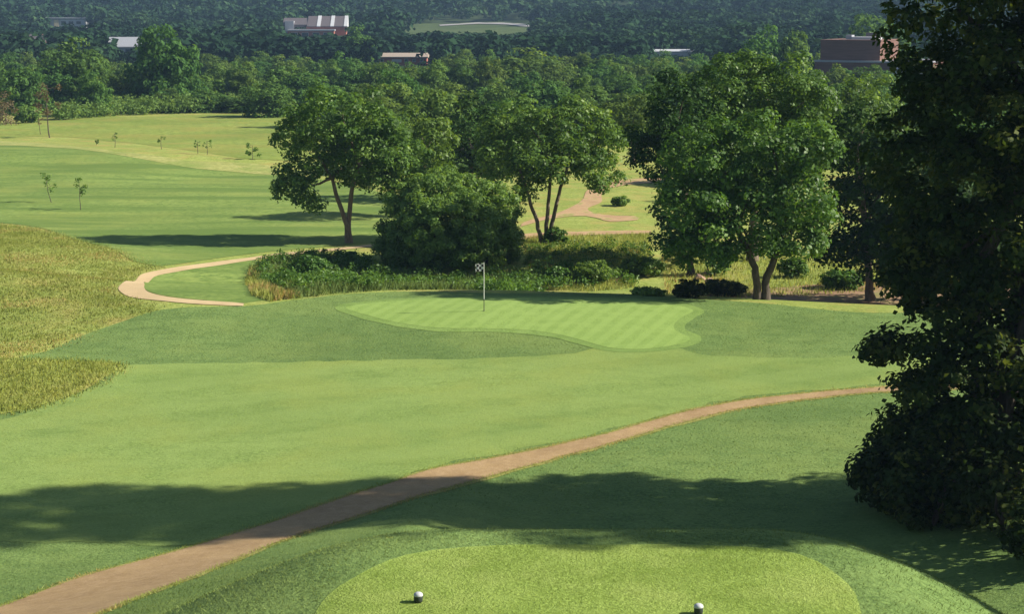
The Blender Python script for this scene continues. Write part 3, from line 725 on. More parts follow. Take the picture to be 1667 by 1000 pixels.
# ------------------------------------------------------------------ far hillside wood (one mass)
def hill_wood():
    r = np.random.default_rng(77)
    tmpl = []
    for i in range(6):
        lob = [(np.array([0, 0, 2.6]), np.array([2.6, 2.6, 2.4]))] + [(np.array([math.cos(q) * 1.6, math.sin(q) * 1.6, r.uniform(2.6, 4.0)]), np.array([1.5, 1.5, 1.3])) for q in r.uniform(0, 6.28, 3)]
        p, n_, s_, q_ = clump_leaves(lob, 1.25, 9, 1.25, r, cover=0.8, bottom=-0.3, core=0.02)
        tmpl.append((p, n_, s_, q_))
    P = []; Nn = []; S = []; Q = []
    y = 425.0; cnt = 0
    while y < 1330:
        step = 7.6 + (y - 425) * 0.011
        x = -0.335 * y - 12
        while x < 0.335 * y + 12:
            xx = x + r.uniform(-.45, .45) * step; yy = y + r.uniform(-.45, .45) * step
            x += step * r.uniform(0.75, 1.05)
            if inside(grow(park, 3), np.array([xx]), np.array([yy]))[0] and r.random() > 0.10: continue
            z = float(H(xx, yy)); h = r.uniform(4.0, 8.6) * (1.0 + 0.35 * vnoise(np.array([xx / 40]), np.array([yy / 40]), 4)[0]); w = h * r.uniform(0.55, 0.8)
            b = blocked(xx, yy, z, h, w)
            if b is not None:
                h *= 0.45; w *= 0.6
                if blocked(xx, yy, z, h, w) is not None: continue
            p, n_, s_, q_ = tmpl[r.integers(6)]
            a = r.uniform(0, 6.28); ca, sa = math.cos(a), math.sin(a)
            keep = slice(None) if yy < 800 else slice(0, None, 2)
            p = p[keep]; n_ = n_[keep]; s_ = s_[keep] * (1 if yy < 800 else 1.4); q_ = q_[keep]
            rot = np.array([[ca, sa, 0], [-sa, ca, 0], [0, 0, 1]])
            P.append((p @ rot) * np.array([w / 3.0, w / 3.0, h / 5.0]) + np.array([xx, yy, z])); Nn.append(n_ @ rot)
            tone = r.normal() * 0.16 + 0.9 * vnoise(np.array([xx / 55]), np.array([yy / 70]), 14)[0]
            S.append(s_ * w / 3.4); Q.append(np.clip(0.4 + 0.45 * (q_ - 0.5) + tone, 0, 1)); cnt += 1
        y += step * 0.95
    print('hill trees', cnt, 'leaves', sum(len(q) for q in Q))
    return leaf_mesh('hillside_forest', np.vstack(P), np.vstack(Nn), np.concatenate(S), np.concatenate(Q), r, 0.8)
link('hillside_forest', hill_wood(), LEAF['hill'], kind='stuff', label='dark blue green forest covering the far hillside', cat='forest')

# ------------------------------------------------------------------ buildings
M['brick_brown'] = plain('brick_brown', (0.155, 0.082, 0.062), 0.85, 0.2, 0.8, stretch=(0.3, 0.3, 3))
M['brick_red'] = plain('brick_red', (0.32, 0.12, 0.09), 0.85, 0.2, 0.6)
M['brick_pink'] = plain('brick_pink', (0.36, 0.22, 0.19), 0.85, 0.2, 0.6)
M['white'] = plain('white_paint_dimmed', (0.46, 0.47, 0.49), 0.6, 0.06)  # white dimmed to blue-grey, cloud shade put into the colour
M['cream'] = plain('cream_paint', (0.62, 0.52, 0.34), 0.7, 0.1)
M['roof_grey'] = plain('roof_pale_grey', (0.30, 0.31, 0.34), 0.55, 0.08)
M['roof_dark'] = plain('roof_dark', (0.10, 0.085, 0.09), 0.8, 0.15)
M['roof_tan'] = plain('roof_tan', (0.33, 0.27, 0.22), 0.8, 0.15)
M['glass'] = plain('window_glass', (0.04, 0.05, 0.06), 0.15, 0.1, spec=0.6)
def box_mesh(name, x0, x1, y0, y1, z0, z1, bev=0.0):
    bm = bmesh.new()
    bmesh.ops.create_cube(bm, size=1)
    for v in bm.verts:
        v.co = Vector((x0 + (v.co.x + .5) * (x1 - x0), y0 + (v.co.y + .5) * (y1 - y0), z0 + (v.co.z + .5) * (z1 - z0)))
    if bev: bmesh.ops.bevel(bm, geom=bm.edges[:], offset=bev, segments=1, affect='EDGES')
    me = bpy.data.meshes.new(name); bm.to_mesh(me); bm.free(); return me
def box(name, mat, parent, *a, **k):
    return link(name, box_mesh(name, *a), M[mat], parent, **k)
def prism(name, mat, parent, prof, y0, y1):
    """profile in x-z extruded along y"""
    n = len(prof)
    V = [(p[0], y0, p[1]) for p in prof] + [(p[0], y1, p[1]) for p in prof]
    F = [list(range(n)), list(range(2 * n - 1, n - 1, -1))] + [[i, (i + 1) % n + 0, (i + 1) % n + n, i + n][::-1] for i in range(n)]
    me = bpy.data.meshes.new(name); me.from_pydata(V, [], F)
    bm = bmesh.new(); bm.from_mesh(me); bmesh.ops.recalc_face_normals(bm, faces=bm.faces); bm.to_mesh(me); bm.free()
    return link(name, me, M[mat], parent)
def prism_x(name, mat, parent, prof, x0, x1):
    o = prism(name, mat, parent, [(p[0], p[1]) for p in prof], 0, 1)
    me = o.data
    for v in me.vertices: v.co = Vector((x0 + v.co.y * (x1 - x0), v.co.x, v.co.z))
    bm = bmesh.new(); bm.from_mesh(me); bmesh.ops.recalc_face_normals(bm, faces=bm.faces); bm.to_mesh(me); bm.free()
    return o
def bwin(parent, x0, x1, z0, z1, y=0.0, mull=True):
    f = box('window', 'glass', parent, x0, x1, y - 0.04, y + 0.2, z0, z1)
    t = 0.09
    for a in ((x0 - t, x0, z0 - t, z1 + t), (x1, x1 + t, z0 - t, z1 + t), (x0, x1, z1, z1 + t), (x0, x1, z0 - t, z0)):
        box('frame', 'white', f, a[0], a[1], y - 0.10, y + 0.1, a[2], a[3])
def spot(px, D):
    x = (px - 833.5) / FPX * D; return Vector((x, D, float(H(x, D))))

# brown brick block on the right
g = spot(1330, 330); s = FPX / 330
zt = at_depth(1330, 66, 330).z - g.z; zm = at_depth(1330, 97, 330).z - g.z
b = empty('brick_building', g, math.radians(-27), label='brown brick building with flat roof, its right side sunlit', cat='building')
W = 95 / s * 1.02
box('wall', 'brick_brown', b, 0, W, 0, 14, zm, zt)
box('lower_wall', 'brick_brown', b, -0.6, W + 9, -1.5, 16, -1, zm - 0.35)
box('cornice', 'roof_grey', b, -0.8, W + 9.2, -1.7, 16.2, zm - 0.35, zm - 0.02)
box('parapet', 'brick_brown', b, -0.12, W + 0.12, -0.12, 14.12, zt, zt + 0.25)
box('roof_vent', 'white', b, W * 0.42, W * 0.85, 4, 8, zt + 0.25, zt + 0.75)
box('roof_vent', 'roof_grey', b, W * 0.30, W * 0.40, 5, 7, zt + 0.25, zt + 1.1)
box('roof_vent', 'roof_dark', b, W * 0.55, W * 0.72, 9, 12, zt + 0.25, zt + 1.5)
for k in range(3): bwin(b, 1.6 + k * 3.6, 3.6 + k * 3.6, 1.0, 2.6, -1.5)

# white annexe seen through the leaves of the big tree
g = spot(1452, 300)
b = empty('white_house', g, math.radians(-8), label='white house glimpsed through the big dark tree', cat='building')
box('wall', 'white', b, 0, 5.5, 0, 7, -0.5, 4.6)
prism('roof', 'roof_grey', b, [(-0.4, 4.62), (2.75, 6.4), (5.9, 4.62)], -0.4, 7.4)
box('door', 'roof_dark', b, 2.2, 3.1, -0.05, 0.1, 0, 2.1)
bwin(b, 3.8, 4.9, 1.1, 2.4)
bwin(b, 0.6, 1.7, 1.1, 2.4)

# school with skylit sawtooth roof on the hill
D = 655; g = spot(468, D); s = FPX / D
zb = 0
def zz(py): return at_depth(468, py, D).z - g.z
b = empty('school_building', g, math.radians(3), label='red brick school with dark sloping roofs and white skylight strips', cat='building')
box('wall', 'brick_red', b, 1.2, 19.2, 0, 10, -3, zz(50))
box('fascia', 'roof_grey', b, 0.9, 19.5, -0.3, 10.2, zz(50), zz(47.5))
box('wall', 'brick_red', b, 8, 23.5, 8, 18, -3, zz(43))
prof = lambda x0, x1: [(8.4, zz(43.0)), (22, zz(25)), (22.4, zz(43.0))]
x0 = 8.2
for k in range(3):
    prism_x('roof', 'roof_dark', b, [(7.6, zz(43.5)), (7.6, zz(42.6)), (19, zz(26)), (19.4, zz(43.5))], x0 + k * 5.3, x0 + k * 5.3 + 3.9)
    prism_x('skylight', 'white', b, [(7.4, zz(43.5)), (7.4, zz(42.2)), (19, zz(25.2)), (19.6, zz(43.5))], x0 + k * 5.3 + 3.9, x0 + k * 5.3 + 5.3)
prism_x('roof', 'roof_dark', b, [(9.5, zz(44)), (9.5, zz(40)), (18, zz(29)), (18.4, zz(44))], -1.5, 8.1)
box('wall', 'roof_grey', b, -0.5, 3.0, 9.0, 16, -2, zz(34))
for k in range(4): bwin(b, 2.6 + k * 4.2, 5.0 + k * 4.2, zz(59), zz(53))

# long low red building
D = 450; g = spot(618, D); s = FPX / D
def zz(py): return at_depth(618, py, D).z - g.z
b = empty('red_building', g, 0, label='long low red brick building with one white door', cat='building')
W = 78 / s
box('wall', 'brick_red', b, 0, W, 0, 7, -1, zz(93))
prism_x('roof', 'roof_tan', b, [(-0.5, zz(93.5)), (-0.5, zz(92)), (3.5, zz(86)), (7.5, zz(92)), (7.5, zz(93.5))], -0.4, W + 0.4)
box('door', 'white', b, W * 0.28, W * 0.48, -0.08, 0.2, zz(101), zz(96))
for k in (0.08, 0.58, 0.74, 0.9): bwin(b, W * k - 0.4, W * k + 0.4, zz(100), zz(96))

# white building top left
D = 750; g = spot(76, D); s = FPX / D
def zz(py): return at_depth(76, py, D).z - g.z
b = empty('white_building', g, math.radians(4), label='long white building with cream end on the far left hill', cat='building')
W = 72 / s
box('wall', 'white', b, 4.5, W, 0, 10, -2, zz(31))
box('wall', 'cream', b, 0, 4.4, 0.4, 9, -2, zz(30))
box('wall', 'cream', b, 6.2, 8.2, -0.3, 1, -2, zz(31.5))
box('roof', 'roof_grey', b, -0.4, W + 0.4, -0.5, 10.4, zz(30), zz(28))
for k in range(3): bwin(b, 9.4 + k * 3.3, 11.4 + k * 3.3, zz(38.5), zz(34))

# grey roofed house
D = 520; g = spot(186, D); s = FPX / D
def zz(py): return at_depth(186, py, D).z - g.z
b = empty('grey_roofed_house', g, math.radians(6), label='house with pale grey pitched roof beside the tall round-topped tree', cat='house')
W = 48 / s
box('wall', 'white', b, 0, W, 0, 8, -1, zz(77))
prism_x('roof', 'roof_grey', b, [(-0.6, zz(77)), (-0.6, zz(75.5)), (4, zz(60)), (8.6, zz(75.5)), (8.6, zz(77))], -0.5, W + 0.5)
bwin(b, 1.5, 2.8, zz(86), zz(80)); bwin(b, 4.8, 6.2, zz(86), zz(80))
# brick house far left
D = 560; g = spot(44, D)
def zz(py): return at_depth(44, py, D).z - g.z
b = empty('brick_house', g, math.radians(-5), label='small pinkish brick house low among trees at far left', cat='house')
box('wall', 'brick_pink', b, 0, 8, 0, 7, -1, zz(66))
prism_x('roof', 'roof_dark', b, [(-0.5, zz(66.2)), (-0.5, zz(65)), (3.5, zz(55)), (7.5, zz(65)), (7.5, zz(66.2))], -0.4, 8.4)
box('chimney', 'brick_red', b, 5.6, 6.5, 3, 3.9, zz(60), zz(52))
for k in range(2): bwin(b, 1.2 + k * 3.6, 2.6 + k * 3.6, zz(73), zz(69))
# white shed
D = 480; g = spot(1062, D)
def zz(py): return at_depth(1062, py, D).z - g.z
b = empty('white_shed', g, math.radians(3), label='long low white shed at the foot of the dark hill', cat='shed')
box('wall', 'white', b, 0, 12.2, 0, 6, -1, zz(84))
prism_x('roof', 'white', b, [(-0.3, zz(84)), (-0.3, zz(83)), (3, zz(80)), (6.3, zz(83)), (6.3, zz(84))], -0.3, 12.5)
box('door', 'roof_grey', b, 5.0, 7.4, -0.06, 0.1, -0.5, zz(87))

# ------------------------------------------------------------------ creek bank brush and shrubs
def brush(name, poly_px, n, label, mat, hr=(0.15, 0.7), rr=(0.35, 0.7), per=55, leaf=0.17, seed=60, tmin=0):
    r = np.random.default_rng(seed)
    poly = px_poly(poly_px) if tmin == 0 else np.array([[hit(*p, tmin).x, hit(*p, tmin).y] for p in poly_px])
    lo = poly.min(0); hi = poly.max(0); pts = []
    while len(pts) < n:
        q = r.uniform(lo, hi, (n * 3, 2)); k = inside(poly, q[:, 0], q[:, 1]); pts += list(q[k])
    pts = np.array(pts[:n]); z = H(pts[:, 0], pts[:, 1])
    tall = 0.5 + 0.9 * np.clip(0.5 + vnoise(pts[:, 0] / 2.5, pts[:, 1] / 2.5, 8), 0, 1)
    C = np.column_stack([pts, z + r.uniform(*hr, n) * tall]); rc = r.uniform(*rr, n)
    idx = np.repeat(np.arange(n), per); d = norm(rand_unit(n * per, r) + np.array([0, 0, 0.5]))
    pos = C[idx] + d * (rc[idx] * r.uniform(.4, 1.1, n * per))[:, None] * np.array([1, 1, 0.9])
    ok = pos[:, 2] > H(pos[:, 0], pos[:, 1])
    nr = norm(0.5 * d + np.array([0, 0, .4]) + 0.8 * rand_unit(n * per, r))
    tone = np.clip(0.5 + 0.25 * r.normal(size=n), 0, 1)
    rn = np.clip(tone[idx] * .6 + .4 * r.random(n * per), 0, 1)
    return link(name, leaf_mesh(name, pos[ok], nr[ok], (leaf * r.uniform(.6, 1.4, n * per))[ok], rn[ok], r, 0.5), LEAF[mat], kind='stuff', label=label, cat='undergrowth')
brush('creek_undergrowth', [(412, 436), (440, 424), (520, 415), (590, 425), (640, 442), (720, 447), (850, 444), (900, 436), (1000, 446), (1040, 466), (900, 474), (800, 473), (720, 470), (640, 471), (560, 476), (500, 484), (450, 470)], 560,
      'leafy green weeds along the creek behind the green', 'brush', hr=(0.05, 0.5), rr=(0.25, 0.6), per=48)
brush('bank_weeds', [(850, 405), (900, 400), (1000, 398), (1060, 402), (1060, 440), (960, 446), (860, 440)], 260, 'low scattered weeds on the far creek bank', 'brush', hr=(0.0, 0.2), rr=(0.2, 0.4), per=28, leaf=0.15, seed=61)
brush('field_edge_brush', [(90, 188), (180, 176), (330, 176), (470, 176), (470, 181), (330, 184), (180, 189), (95, 197)], 420, 'pale green shrubby thicket between the far field and the left woodland', 'pale', hr=(0.3, 1.3), rr=(0.8, 1.5), per=60, leaf=0.42, seed=62)
def bush(px, py, w, h, label, mat='shrub', seed=1, leaf=0.15, name='creek_bush', tmin=0):
    r = np.random.default_rng(seed); g = hit(px, py, tmin); s = FPX / project(g.x, g.y, g.z)[2]
    W, Hh = w / s, h / s
    root = empty(name, g, label=label, cat='bush')
    lob = [(np.array([0, 0, Hh * .5]), np.array([W * .38, W * .34, Hh * .5]))]
    for k in range(4):
        a = r.uniform(0, 6.28); lob.append((np.array([math.cos(a) * W * .26, math.sin(a) * W * .22, Hh * r.uniform(.35, .62)]), np.array([W * .26, W * .24, Hh * .36])))
    q = clump_leaves(lob, max(0.16, Hh * .17), 30, leaf, r, cover=1.2, bottom=-0.9)
    ok = q[0][:, 2] > 0.02
    link('foliage', leaf_mesh('foliage', *[v[ok] for v in q], r), LEAF[mat], root)
    for k in range(3):
        link('stem', tube_mesh('stem', bent((r.uniform(-.1, .1), 0, -.15), (r.uniform(-.3, .3) * W, r.uniform(-.1, .1), Hh * .6), r, 5, .1), [.05, .045, .04, .03, .015], 6), M['bark_dark'], root, smooth=True)
    return root
bush(966, 462, 62, 36, 'rounded dark green bush on the creek bank right of the flag', seed=201)
bush(1050, 449, 70, 30, 'low wide bush under the dark tree', seed=202)
bush(1122, 484, 54, 26, 'low round dark bush left of the twin trunks', 'dark', seed=203)
bush(1180, 481, 62, 24, 'low spreading dark bush touching the twin trunks', 'dark', seed=204)
bush(1058, 481, 54, 11, 'flat tuft of greenery just behind the green edge', 'shrub', seed=205)
bush(1160, 448, 50, 60, 'pale green upright shrub behind the low round dark bush', 'brush', seed=206, leaf=0.17)
bush(570, 433, 30, 24, 'small bright weed clump in front of the bush shadow', 'brush', seed=207)
bush(500, 452, 70, 34, 'leafy bright shrub at the left end of the creek', 'brush', seed=208)
bush(905, 460, 50, 24, 'green weed clump between flag and rounded bush', 'brush', seed=209)
bush(1010, 335, 26, 16, 'small dry bush beside the dirt track', 'shrub', seed=210)
bush(905, 398, 36, 26, 'grey green weed clump at the foot of the three trunks', 'brush', seed=211)
bush(45, 200, 40, 26, 'round green bush at the left edge of the far field', 'shrub', seed=212, leaf=0.3)
bush(8, 203, 46, 50, 'brownish bare-twigged shrub at the left edge', 'rust', seed=213, leaf=0.25)
bush(1290, 452, 46, 30, 'sunlit weed clump seen behind the twin trunks', 'brush', seed=214)
bush(1370, 470, 60, 30, 'weed clump between twin trunks and shadowed tree', 'brush', seed=215)

for k, (x, y, w, h) in enumerate([(11.2, 42.6, 2.6, 2.2), (12.8, 41.5, 3.2, 2.8), (14.6, 40.5, 3.4, 3.2), (12.0, 44.0, 3.0, 2.6), (10.7, 44.4, 2.4, 1.7), (13.2, 38.6, 2.6, 1.9)]):
    pxk, pyk, dk = project(x, y, float(H(x, y)))
    bush(pxk, pyk, w * FPX / dk, h * FPX / dk, ['small dark bush deepest in the shade of the huge tree', 'dark bush under the huge tree, second from its left', 'tall dark bush at the right edge under the huge tree', 'dark bush hugging the trunk of the huge tree', 'low dark bush leftmost under the huge tree', 'low dark bush in front under the huge tree'][k], 'dark', 400 + k, 0.2, 'understory_bush', 34)
# creek stones
M['stone'] = plain('creek_stone', (0.36, 0.23, 0.17), 0.9, 0.3, 2.0)
def stone(px, py, w, h, label, seed):
    r = random.Random(seed); g = hit(px, py); s = FPX / project(g.x, g.y, g.z)[2]
    bm = bmesh.new(); bmesh.ops.create_icosphere(bm, subdivisions=2, radius=1)
    for v in bm.verts:
        n = 1 + 0.25 * math.sin(3.1 * v.co.x + seed) * math.cos(2.7 * v.co.y + seed * 2) + r.uniform(-.08, .08)
        v.co = Vector((v.co.x * n * w / s / 2, v.co.y * n * w / s / 2.4, max(v.co.z, -0.4) * n * h / s))
    me = bpy.data.meshes.new('stone'); bm.to_mesh(me); bm.free()
    o = link('creek_stone', me, M['stone'], label=label, cat='stone', group='stones at the creek'); o.location = g
stone(1140, 455, 18, 8, 'reddish stone slab at the creek crossing', 3)
stone(1156, 461, 20, 8, 'pale reddish stone nearest the low dark bush', 5)
stone(1150, 449, 16, 7, 'rear reddish stone of the creek crossing', 8)

# ------------------------------------------------------------------ saplings
def sapling(px, base, top, w, label, mat='brush', seed=1, n_clump=7, per=26, lean=0.0, leaf=0.2, start=0.45, trunk=0.035):
    r = np.random.default_rng(seed); g = hit(px, base); s = FPX / project(g.x, g.y, g.z)[2]
    h = (base - top) / s; W = w / s
    root = empty('sapling', g, label=label, cat='sapling', group='young trees on the course')
    tip = np.array([lean * h, 0, h * 0.95])
    pts = bent((0, 0, -0.1), tip, r, 7, 0.03)
    link('trunk', tube_mesh('trunk', pts, list(np.linspace(trunk, trunk * 0.3, 7)), 6), M['bark_dark'], root, smooth=True)
    P = []
    for k in range(n_clump):
        t = start + (1 - start) * (k + .5) / n_clump; c = np.array(pts[0]) * (1 - t) + tip * t
        e = c + np.array([r.uniform(-.5, .5) * W, r.uniform(-.4, .4) * W, r.uniform(0, .12) * h])
        link('branch', tube_mesh('branch', [c, (c + e) / 2 + np.array([0, 0, .03]), e], [trunk * .45, trunk * .3, trunk * .15], 5), M['bark_dark'], root, smooth=True)
        d = rand_unit(per, r); P.append(e + d * W * 0.2 * r.uniform(.3, 1, (per, 1)))
    P = np.vstack(P)
    link('crown', leaf_mesh('crown', P, norm(rand_unit(len(P), r) + np.array([0, 0, .5])), 0.85 * leaf * r.uniform(.6, 1.2, len(P)), r.random(len(P)), r), LEAF[mat], root)
sapling(84, 330, 282, 26, 'thin leaning sapling, left one of the pair on the far fairway', seed=301, lean=-0.18)
sapling(131, 342, 291, 26, 'upright sapling, right one of the pair on the far fairway', seed=302)
sapling(81, 224, 134, 36, 'slender tree with sparse reddish foliage at the far field edge', 'rust', 303, 12, 40, leaf=0.34, start=0.4, trunk=0.09)
sapling(66, 219, 170, 18, 'thin bare-looking young tree just left of the reddish slender tree', 'rust', 304, 7, 16, leaf=0.25, start=0.3, trunk=0.04)
sapling(187, 240, 216, 13, 'tiny sapling, first to the right of the reddish slender tree', seed=305, leaf=0.17, per=13)
sapling(263, 243, 221, 12, 'tiny sapling in the middle of the field edge row', seed=306, leaf=0.17, per=13)
sapling(322, 250, 229, 10, 'narrow sapling, left of the close pair by the ditch', seed=307, leaf=0.17, per=13)
sapling(337, 252, 228, 13, 'leafier sapling, right of the close pair by the ditch', seed=308, leaf=0.17, per=13)
sapling(412, 260, 235, 20, 'bushy sapling nearest the spreading forked tree', seed=309, leaf=0.26, start=0.2)
sapling(157, 236, 228, 7, 'smallest seedling at the field edge', seed=310, leaf=0.16)

# ------------------------------------------------------------------ tall meadow grass, field tufts and turf blades
def blades(name, x, y, h, w, mat, label, seed, lean=0.35, wind=(0.1, 0), patch=0.55):
    r = np.random.default_rng(seed); n = len(x); z = H(x, y) + 0.0
    a = r.uniform(0, 6.28, n); dx, dy = np.cos(a) * w, np.sin(a) * w
    l = r.normal(size=(n, 2)) * lean * h[:, None] + np.array(wind) * h[:, None]
    v = np.empty((n, 3, 3))
    v[:, 0] = np.column_stack([x - dx, y - dy, z]); v[:, 1] = np.column_stack([x + dx, y + dy, z]); v[:, 2] = np.column_stack([x + l[:, 0], y + l[:, 1], z + h])
    tone = np.clip(0.5 + 0.55 * vnoise(x / 1.7, y / 1.7, seed) + 0.55 * vnoise(x / 0.35, y / 0.35, seed + 5) + 0.2 * r.normal(size=n), 0, 0.93)
    tone = np.where((vnoise(x / 4.5, y / 3.0, seed + 1) + 0.35 * vnoise(x / 1.2, y / 1.2, seed + 2) > 0.10) & (r.random(n) < patch), 0.97, tone)
    return link(name, np_mesh(name, v.reshape(-1, 3), np.arange(n * 3).reshape(n, 3), tone), LEAF[mat], kind='stuff', label=label, cat='grass')
def scatter(poly, n, r):
    lo = poly.min(0); hi = poly.max(0); out = np.zeros((0, 2))
    while len(out) < n:
        q = r.uniform(lo, hi, (n, 2)); out = np.vstack([out, q[inside(poly, q[:, 0], q[:, 1])]])
    return out[:n]
rb = np.random.default_rng(90)
bank = np.vstack([px_poly([(-30, 678), (40, 670), (110, 648), (160, 622), (196, 602), (190, 592), (120, 589), (40, 587), (-30, 586)])])
q = scatter(bank, 15000, rb); q = q + rb.normal(size=q.shape) * 0.3
blades('bank_grass', q[:, 0], q[:, 1], rb.uniform(.05, .20, len(q)), rb.uniform(.012, .022, len(q)), 'bankblade', 'tall yellow green grass on the low bank at the left', 91, patch=0.12)
mead = np.array([[-33.5, 73], [-29, 74], [-25, 77], [-22.6, 82], [-21.6, 86], [-22, 91], [-24, 97], [-26, 101], [-30, 106], [-38, 110], [-48, 108], [-46, 80]])
mead = np.vstack([px_poly([(-30, 590), (46, 575), (120, 549), (200, 520), (262, 503), (215, 490), (188, 478), (190, 462), (225, 446), (262, 434), (235, 426), (195, 408), (130, 391), (60, 372), (-30, 362)])])
q = scatter(mead, 70000, rb); q = q + rb.normal(size=q.shape) * 0.35; q = q[~inside(loop_poly, q[:, 0], q[:, 1])]
hv = rb.uniform(.03, .13, len(q)) * (0.6 + 0.8 * np.clip(.5 + vnoise(q[:, 0] / 2, q[:, 1] / 2, 6), 0, 1))
blades('meadow_grass', q[:, 0], q[:, 1], hv, rb.uniform(.010, .022, len(q)), 'tall', 'rough yellow and rust coloured meadow grass on the left slope', 92, patch=0.35)
tuft = px_poly([(405, 440), (418, 436), (440, 470), (490, 485), (440, 492), (408, 482), (400, 460)])
q = scatter(tuft, 5000, rb)
blades('dry_grass', q[:, 0], q[:, 1], rb.uniform(.12, .4, len(q)), rb.uniform(.015, .03, len(q)), 'tall', 'patch of dry straw grass at the left end of the creek', 93)
crk = px_poly([(405, 440), (440, 422), (520, 413), (590, 423), (640, 440), (720, 446), (860, 442), (880, 472), (720, 472), (640, 473), (560, 478), (480, 488)])
q = scatter(crk, 22000, rb)
blades('creek_grass', q[:, 0], q[:, 1], rb.uniform(.15, .55, len(q)), rb.uniform(.015, .03, len(q)), 'lawnblade', 'loose green grass among the creek weeds', 98)
bankp = px_poly([(850, 388), (960, 384), (1060, 382), (1060, 412), (1030, 470), (960, 475), (880, 472), (860, 440)])
q = scatter(bankp, 16000, rb)
blades('creek_bank_grass', q[:, 0], q[:, 1], rb.uniform(.1, .35, len(q)), rb.uniform(.015, .03, len(q)), 'tall', 'rough grass on the creek bank right of the bush', 94)
bankq = np.array([[8, 84], [9, 100], [30, 104], [34, 96], [20, 88]])
q = scatter(bankq, 14000, rb)
blades('tree_side_grass', q[:, 0], q[:, 1], rb.uniform(.1, .35, len(q)), rb.uniform(.015, .03, len(q)), 'tall', 'rough grass behind the twin-trunked tree', 95)
q = scatter(grow(tee_poly, -0.05), 150000, rb); q = q[q[:, 1] > 19.6]
blades('tee_grass', q[:, 0], q[:, 1], rb.uniform(.035, .055, len(q)), rb.uniform(.003, .006, len(q)), 'teeblade', 'short yellow green blades of the teeing ground', 96, 0.6)
near = np.array([[-12, 19.6], [-16, 47], [16, 47], [12, 19.6]])
q = scatter(near, 260000, rb)
k = ~inside(grow(tee_poly, 0.03), q[:, 0], q[:, 1]) & ~inside(grow(path_poly, 0.05), q[:, 0], q[:, 1]) & (np.abs(q[:, 0]) < 0.33 * q[:, 1] + 1)
q = q[k & (rb.random(len(q)) < np.clip((46 - q[:, 1]) / 16.0, 0, 1))]
blades('lawn_grass', q[:, 0], q[:, 1], rb.uniform(.03, .06, len(q)), rb.uniform(.005, .010, len(q)), 'lawnblade', 'short green blades of rough round the tee', 97, 0.6)

ang = rb.integers(0, len(path_poly), 26000)
q = path_poly[ang] + rb.normal(size=(len(ang), 2)) * 0.13
k = inside(grow(path_poly, -0.10 - 0.10 * 0), q[:, 0], q[:, 1])
q = q[~k]
blades('path_edge_grass', q[:, 0], q[:, 1], rb.uniform(.03, .10, len(q)), rb.uniform(.006, .014, len(q)), 'tall', 'dry grass fringe along both edges of the dirt path', 99, 0.6)
q = scatter(smooth_poly(fw, 1.0), 170000, rb); q = q[np.abs(q[:, 0]) < 0.33 * q[:, 1] + 1]
q = q + rb.normal(size=q.shape) * 0.4; q = q[~inside(grow(path_poly, 0.05), q[:, 0], q[:, 1]) & ~inside(grow(green_poly, 0.3), q[:, 0], q[:, 1])]
blades('fairway_grass', q[:, 0], q[:, 1], rb.uniform(.02, .04, len(q)), rb.uniform(.012, .025, len(q)), 'fairblade', 'short light green blades of the fairway', 100, 0.9)
q = scatter(lawn_poly, 320000, rb)
k = (q[:, 1] > 44) & ~inside(smooth_poly(fw, 1.0), q[:, 0], q[:, 1]) & ~inside(grow(path_poly, 0.02), q[:, 0], q[:, 1]) & ~inside(grow(green_poly, 0.7), q[:, 0], q[:, 1]) & (np.abs(q[:, 0]) < 0.33 * q[:, 1] + 1)
q = q[k]
q = q + rb.normal(size=q.shape) * 0.2; q = q[~inside(grow(path_poly, 0.02), q[:, 0], q[:, 1])]
blades('rough_grass', q[:, 0], q[:, 1], rb.uniform(.03, .07, len(q)), rb.uniform(.012, .026, len(q)), 'lawnblade', 'green blades of mown rough around the green', 101, 0.8)

# ------------------------------------------------------------------ flag
M['flag_pole'] = plain('pole_white', (0.75, 0.75, 0.70), 0.35, 0.03)
M['flag_dark'] = plain('pole_dark', (0.06, 0.06, 0.05), 0.5, 0.1)
m, nt, N, L = new_mat('flag_check')
tc = N.new('ShaderNodeTexCoord'); mp = N.new('ShaderNodeMapping'); mp.inputs['Location'].default_value = (0.01, 0.5, 0.013)
L.new(tc.outputs['Object'], mp.inputs['Vector'])
ck = N.new('ShaderNodeTexChecker'); ck.inputs['Scale'].default_value = 1 / 0.105
ck.inputs['Color1'].default_value = (0.88, 0.84, 0.86, 1); ck.inputs['Color2'].default_value = (0.055, 0.035, 0.045, 1)
L.new(mp.outputs[0], ck.inputs['Vector'])
M['check'] = finish(m, nt, N, L, ck.outputs['Color'], 0.8)
g = hit(788, 508)
s = FPX / project(g.x, g.y, g.z)[2]
fh = (508 - 428) / s
root = empty('golf_flag', g + Vector((0, 0, 0.05)), label='golf flagstick with checkered flag standing in the putting green', cat='flag')
link('pole', tube_mesh('pole', [(0, 0, fh * 0.24), (0, 0, fh * 0.6), (0, 0, fh)], [0.017, 0.016, 0.013], 10), M['flag_pole'], root, smooth=True)
link('pole_foot', tube_mesh('pole_foot', [(0, 0, 0), (0, 0, fh * 0.12), (0, 0, fh * 0.24)], [0.02, 0.018, 0.018], 10), M['flag_dark'], root, smooth=True)
bm = bmesh.new(); nxs, nzs = 14, 10; vv = []
for j in range(nzs):
    for i in range(nxs):
        u = i / (nxs - 1); w = j / (nzs - 1)
        vv.append(bm.verts.new((-0.015 - 0.37 * u, 0.045 * math.sin(u * 6.5 + w) * u, fh - 0.02 - 0.38 * w - 0.04 * u)))
for j in range(nzs - 1):
    for i in range(nxs - 1): bm.faces.new((vv[j * nxs + i], vv[j * nxs + i + 1], vv[(j + 1) * nxs + i + 1], vv[(j + 1) * nxs + i]))
bmesh.ops.solidify(bm, geom=bm.faces[:], thickness=0.004)
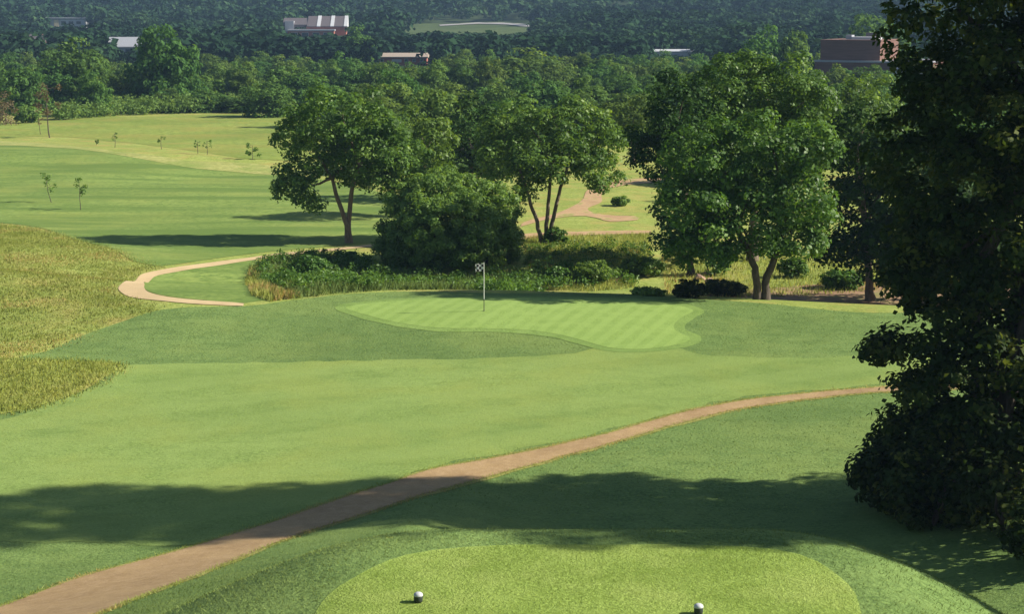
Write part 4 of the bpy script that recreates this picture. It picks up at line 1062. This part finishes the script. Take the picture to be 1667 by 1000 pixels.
me = bpy.data.meshes.new('flag_cloth'); bm.to_mesh(me); bm.free()
link('flag_cloth', me, M['check'], root, smooth=True)
cup = bpy.data.meshes.new('cup'); bm = bmesh.new()
bmesh.ops.create_circle(bm, cap_ends=True, radius=0.054, segments=20); bm.to_mesh(cup); bm.free()
link('cup', cup, M['flag_dark'], root).location = (0, 0, 0.012)

# ------------------------------------------------------------------ tee markers
M['marker_dark'] = plain('marker_dark', (0.035, 0.045, 0.04), 0.5, 0.1)
def lathe(name, prof, seg=28):
    V = []; F = []
    for r0, z0 in prof:
        for k in range(seg):
            w = 2 * math.pi * k / seg; V.append((r0 * math.cos(w), r0 * math.sin(w), z0))
    for i in range(len(prof) - 1):
        for k in range(seg):
            q = (k + 1) % seg; F.append((i * seg + k, i * seg + q, (i + 1) * seg + q, (i + 1) * seg + k))
    me = bpy.data.meshes.new(name); me.from_pydata(V, [], F); me.update(); return me
def marker(px, py, label):
    g = hit(px, py)
    root = empty('tee_marker', g + Vector((0, 0, 0.03)), label=label, cat='tee marker', group='tee markers')
    link('body', lathe('body', [(0.001, 0), (0.052, 0.0), (0.058, 0.02), (0.060, 0.075), (0.058, 0.082), (0.001, 0.082)]), M['marker_dark'], root, smooth=True)
    link('cap', lathe('cap', [(0.001, 0.083), (0.062, 0.083), (0.063, 0.092), (0.055, 0.112), (0.036, 0.126), (0.015, 0.132), (0.0005, 0.133)]), M['white'], root, smooth=True)
marker(681, 984, 'white-capped tee marker at the left of the teeing ground')
marker(1137, 1003, 'white-capped tee marker at the right, cut by the bottom edge')

# ------------------------------------------------------------------ haze
m, nt, N, L = new_mat('haze_air')
pv = N.new('ShaderNodeVolumePrincipled')
pv.inputs['Color'].default_value = (0.42, 0.65, 1.0, 1)
pv.inputs['Density'].default_value = 0.00015
pv.inputs['Anisotropy'].default_value = 0.0
o = N.new('ShaderNodeOutputMaterial'); L.new(pv.outputs[0], o.inputs['Volume'])
top = float(GZ.max()) + 14
hz = link('haze', box_mesh('haze', -910, 910, -80, 1790, float(GZ.min()) - 1.0, top), m, kind='stuff', label='thin blue haze of the air', cat='haze')
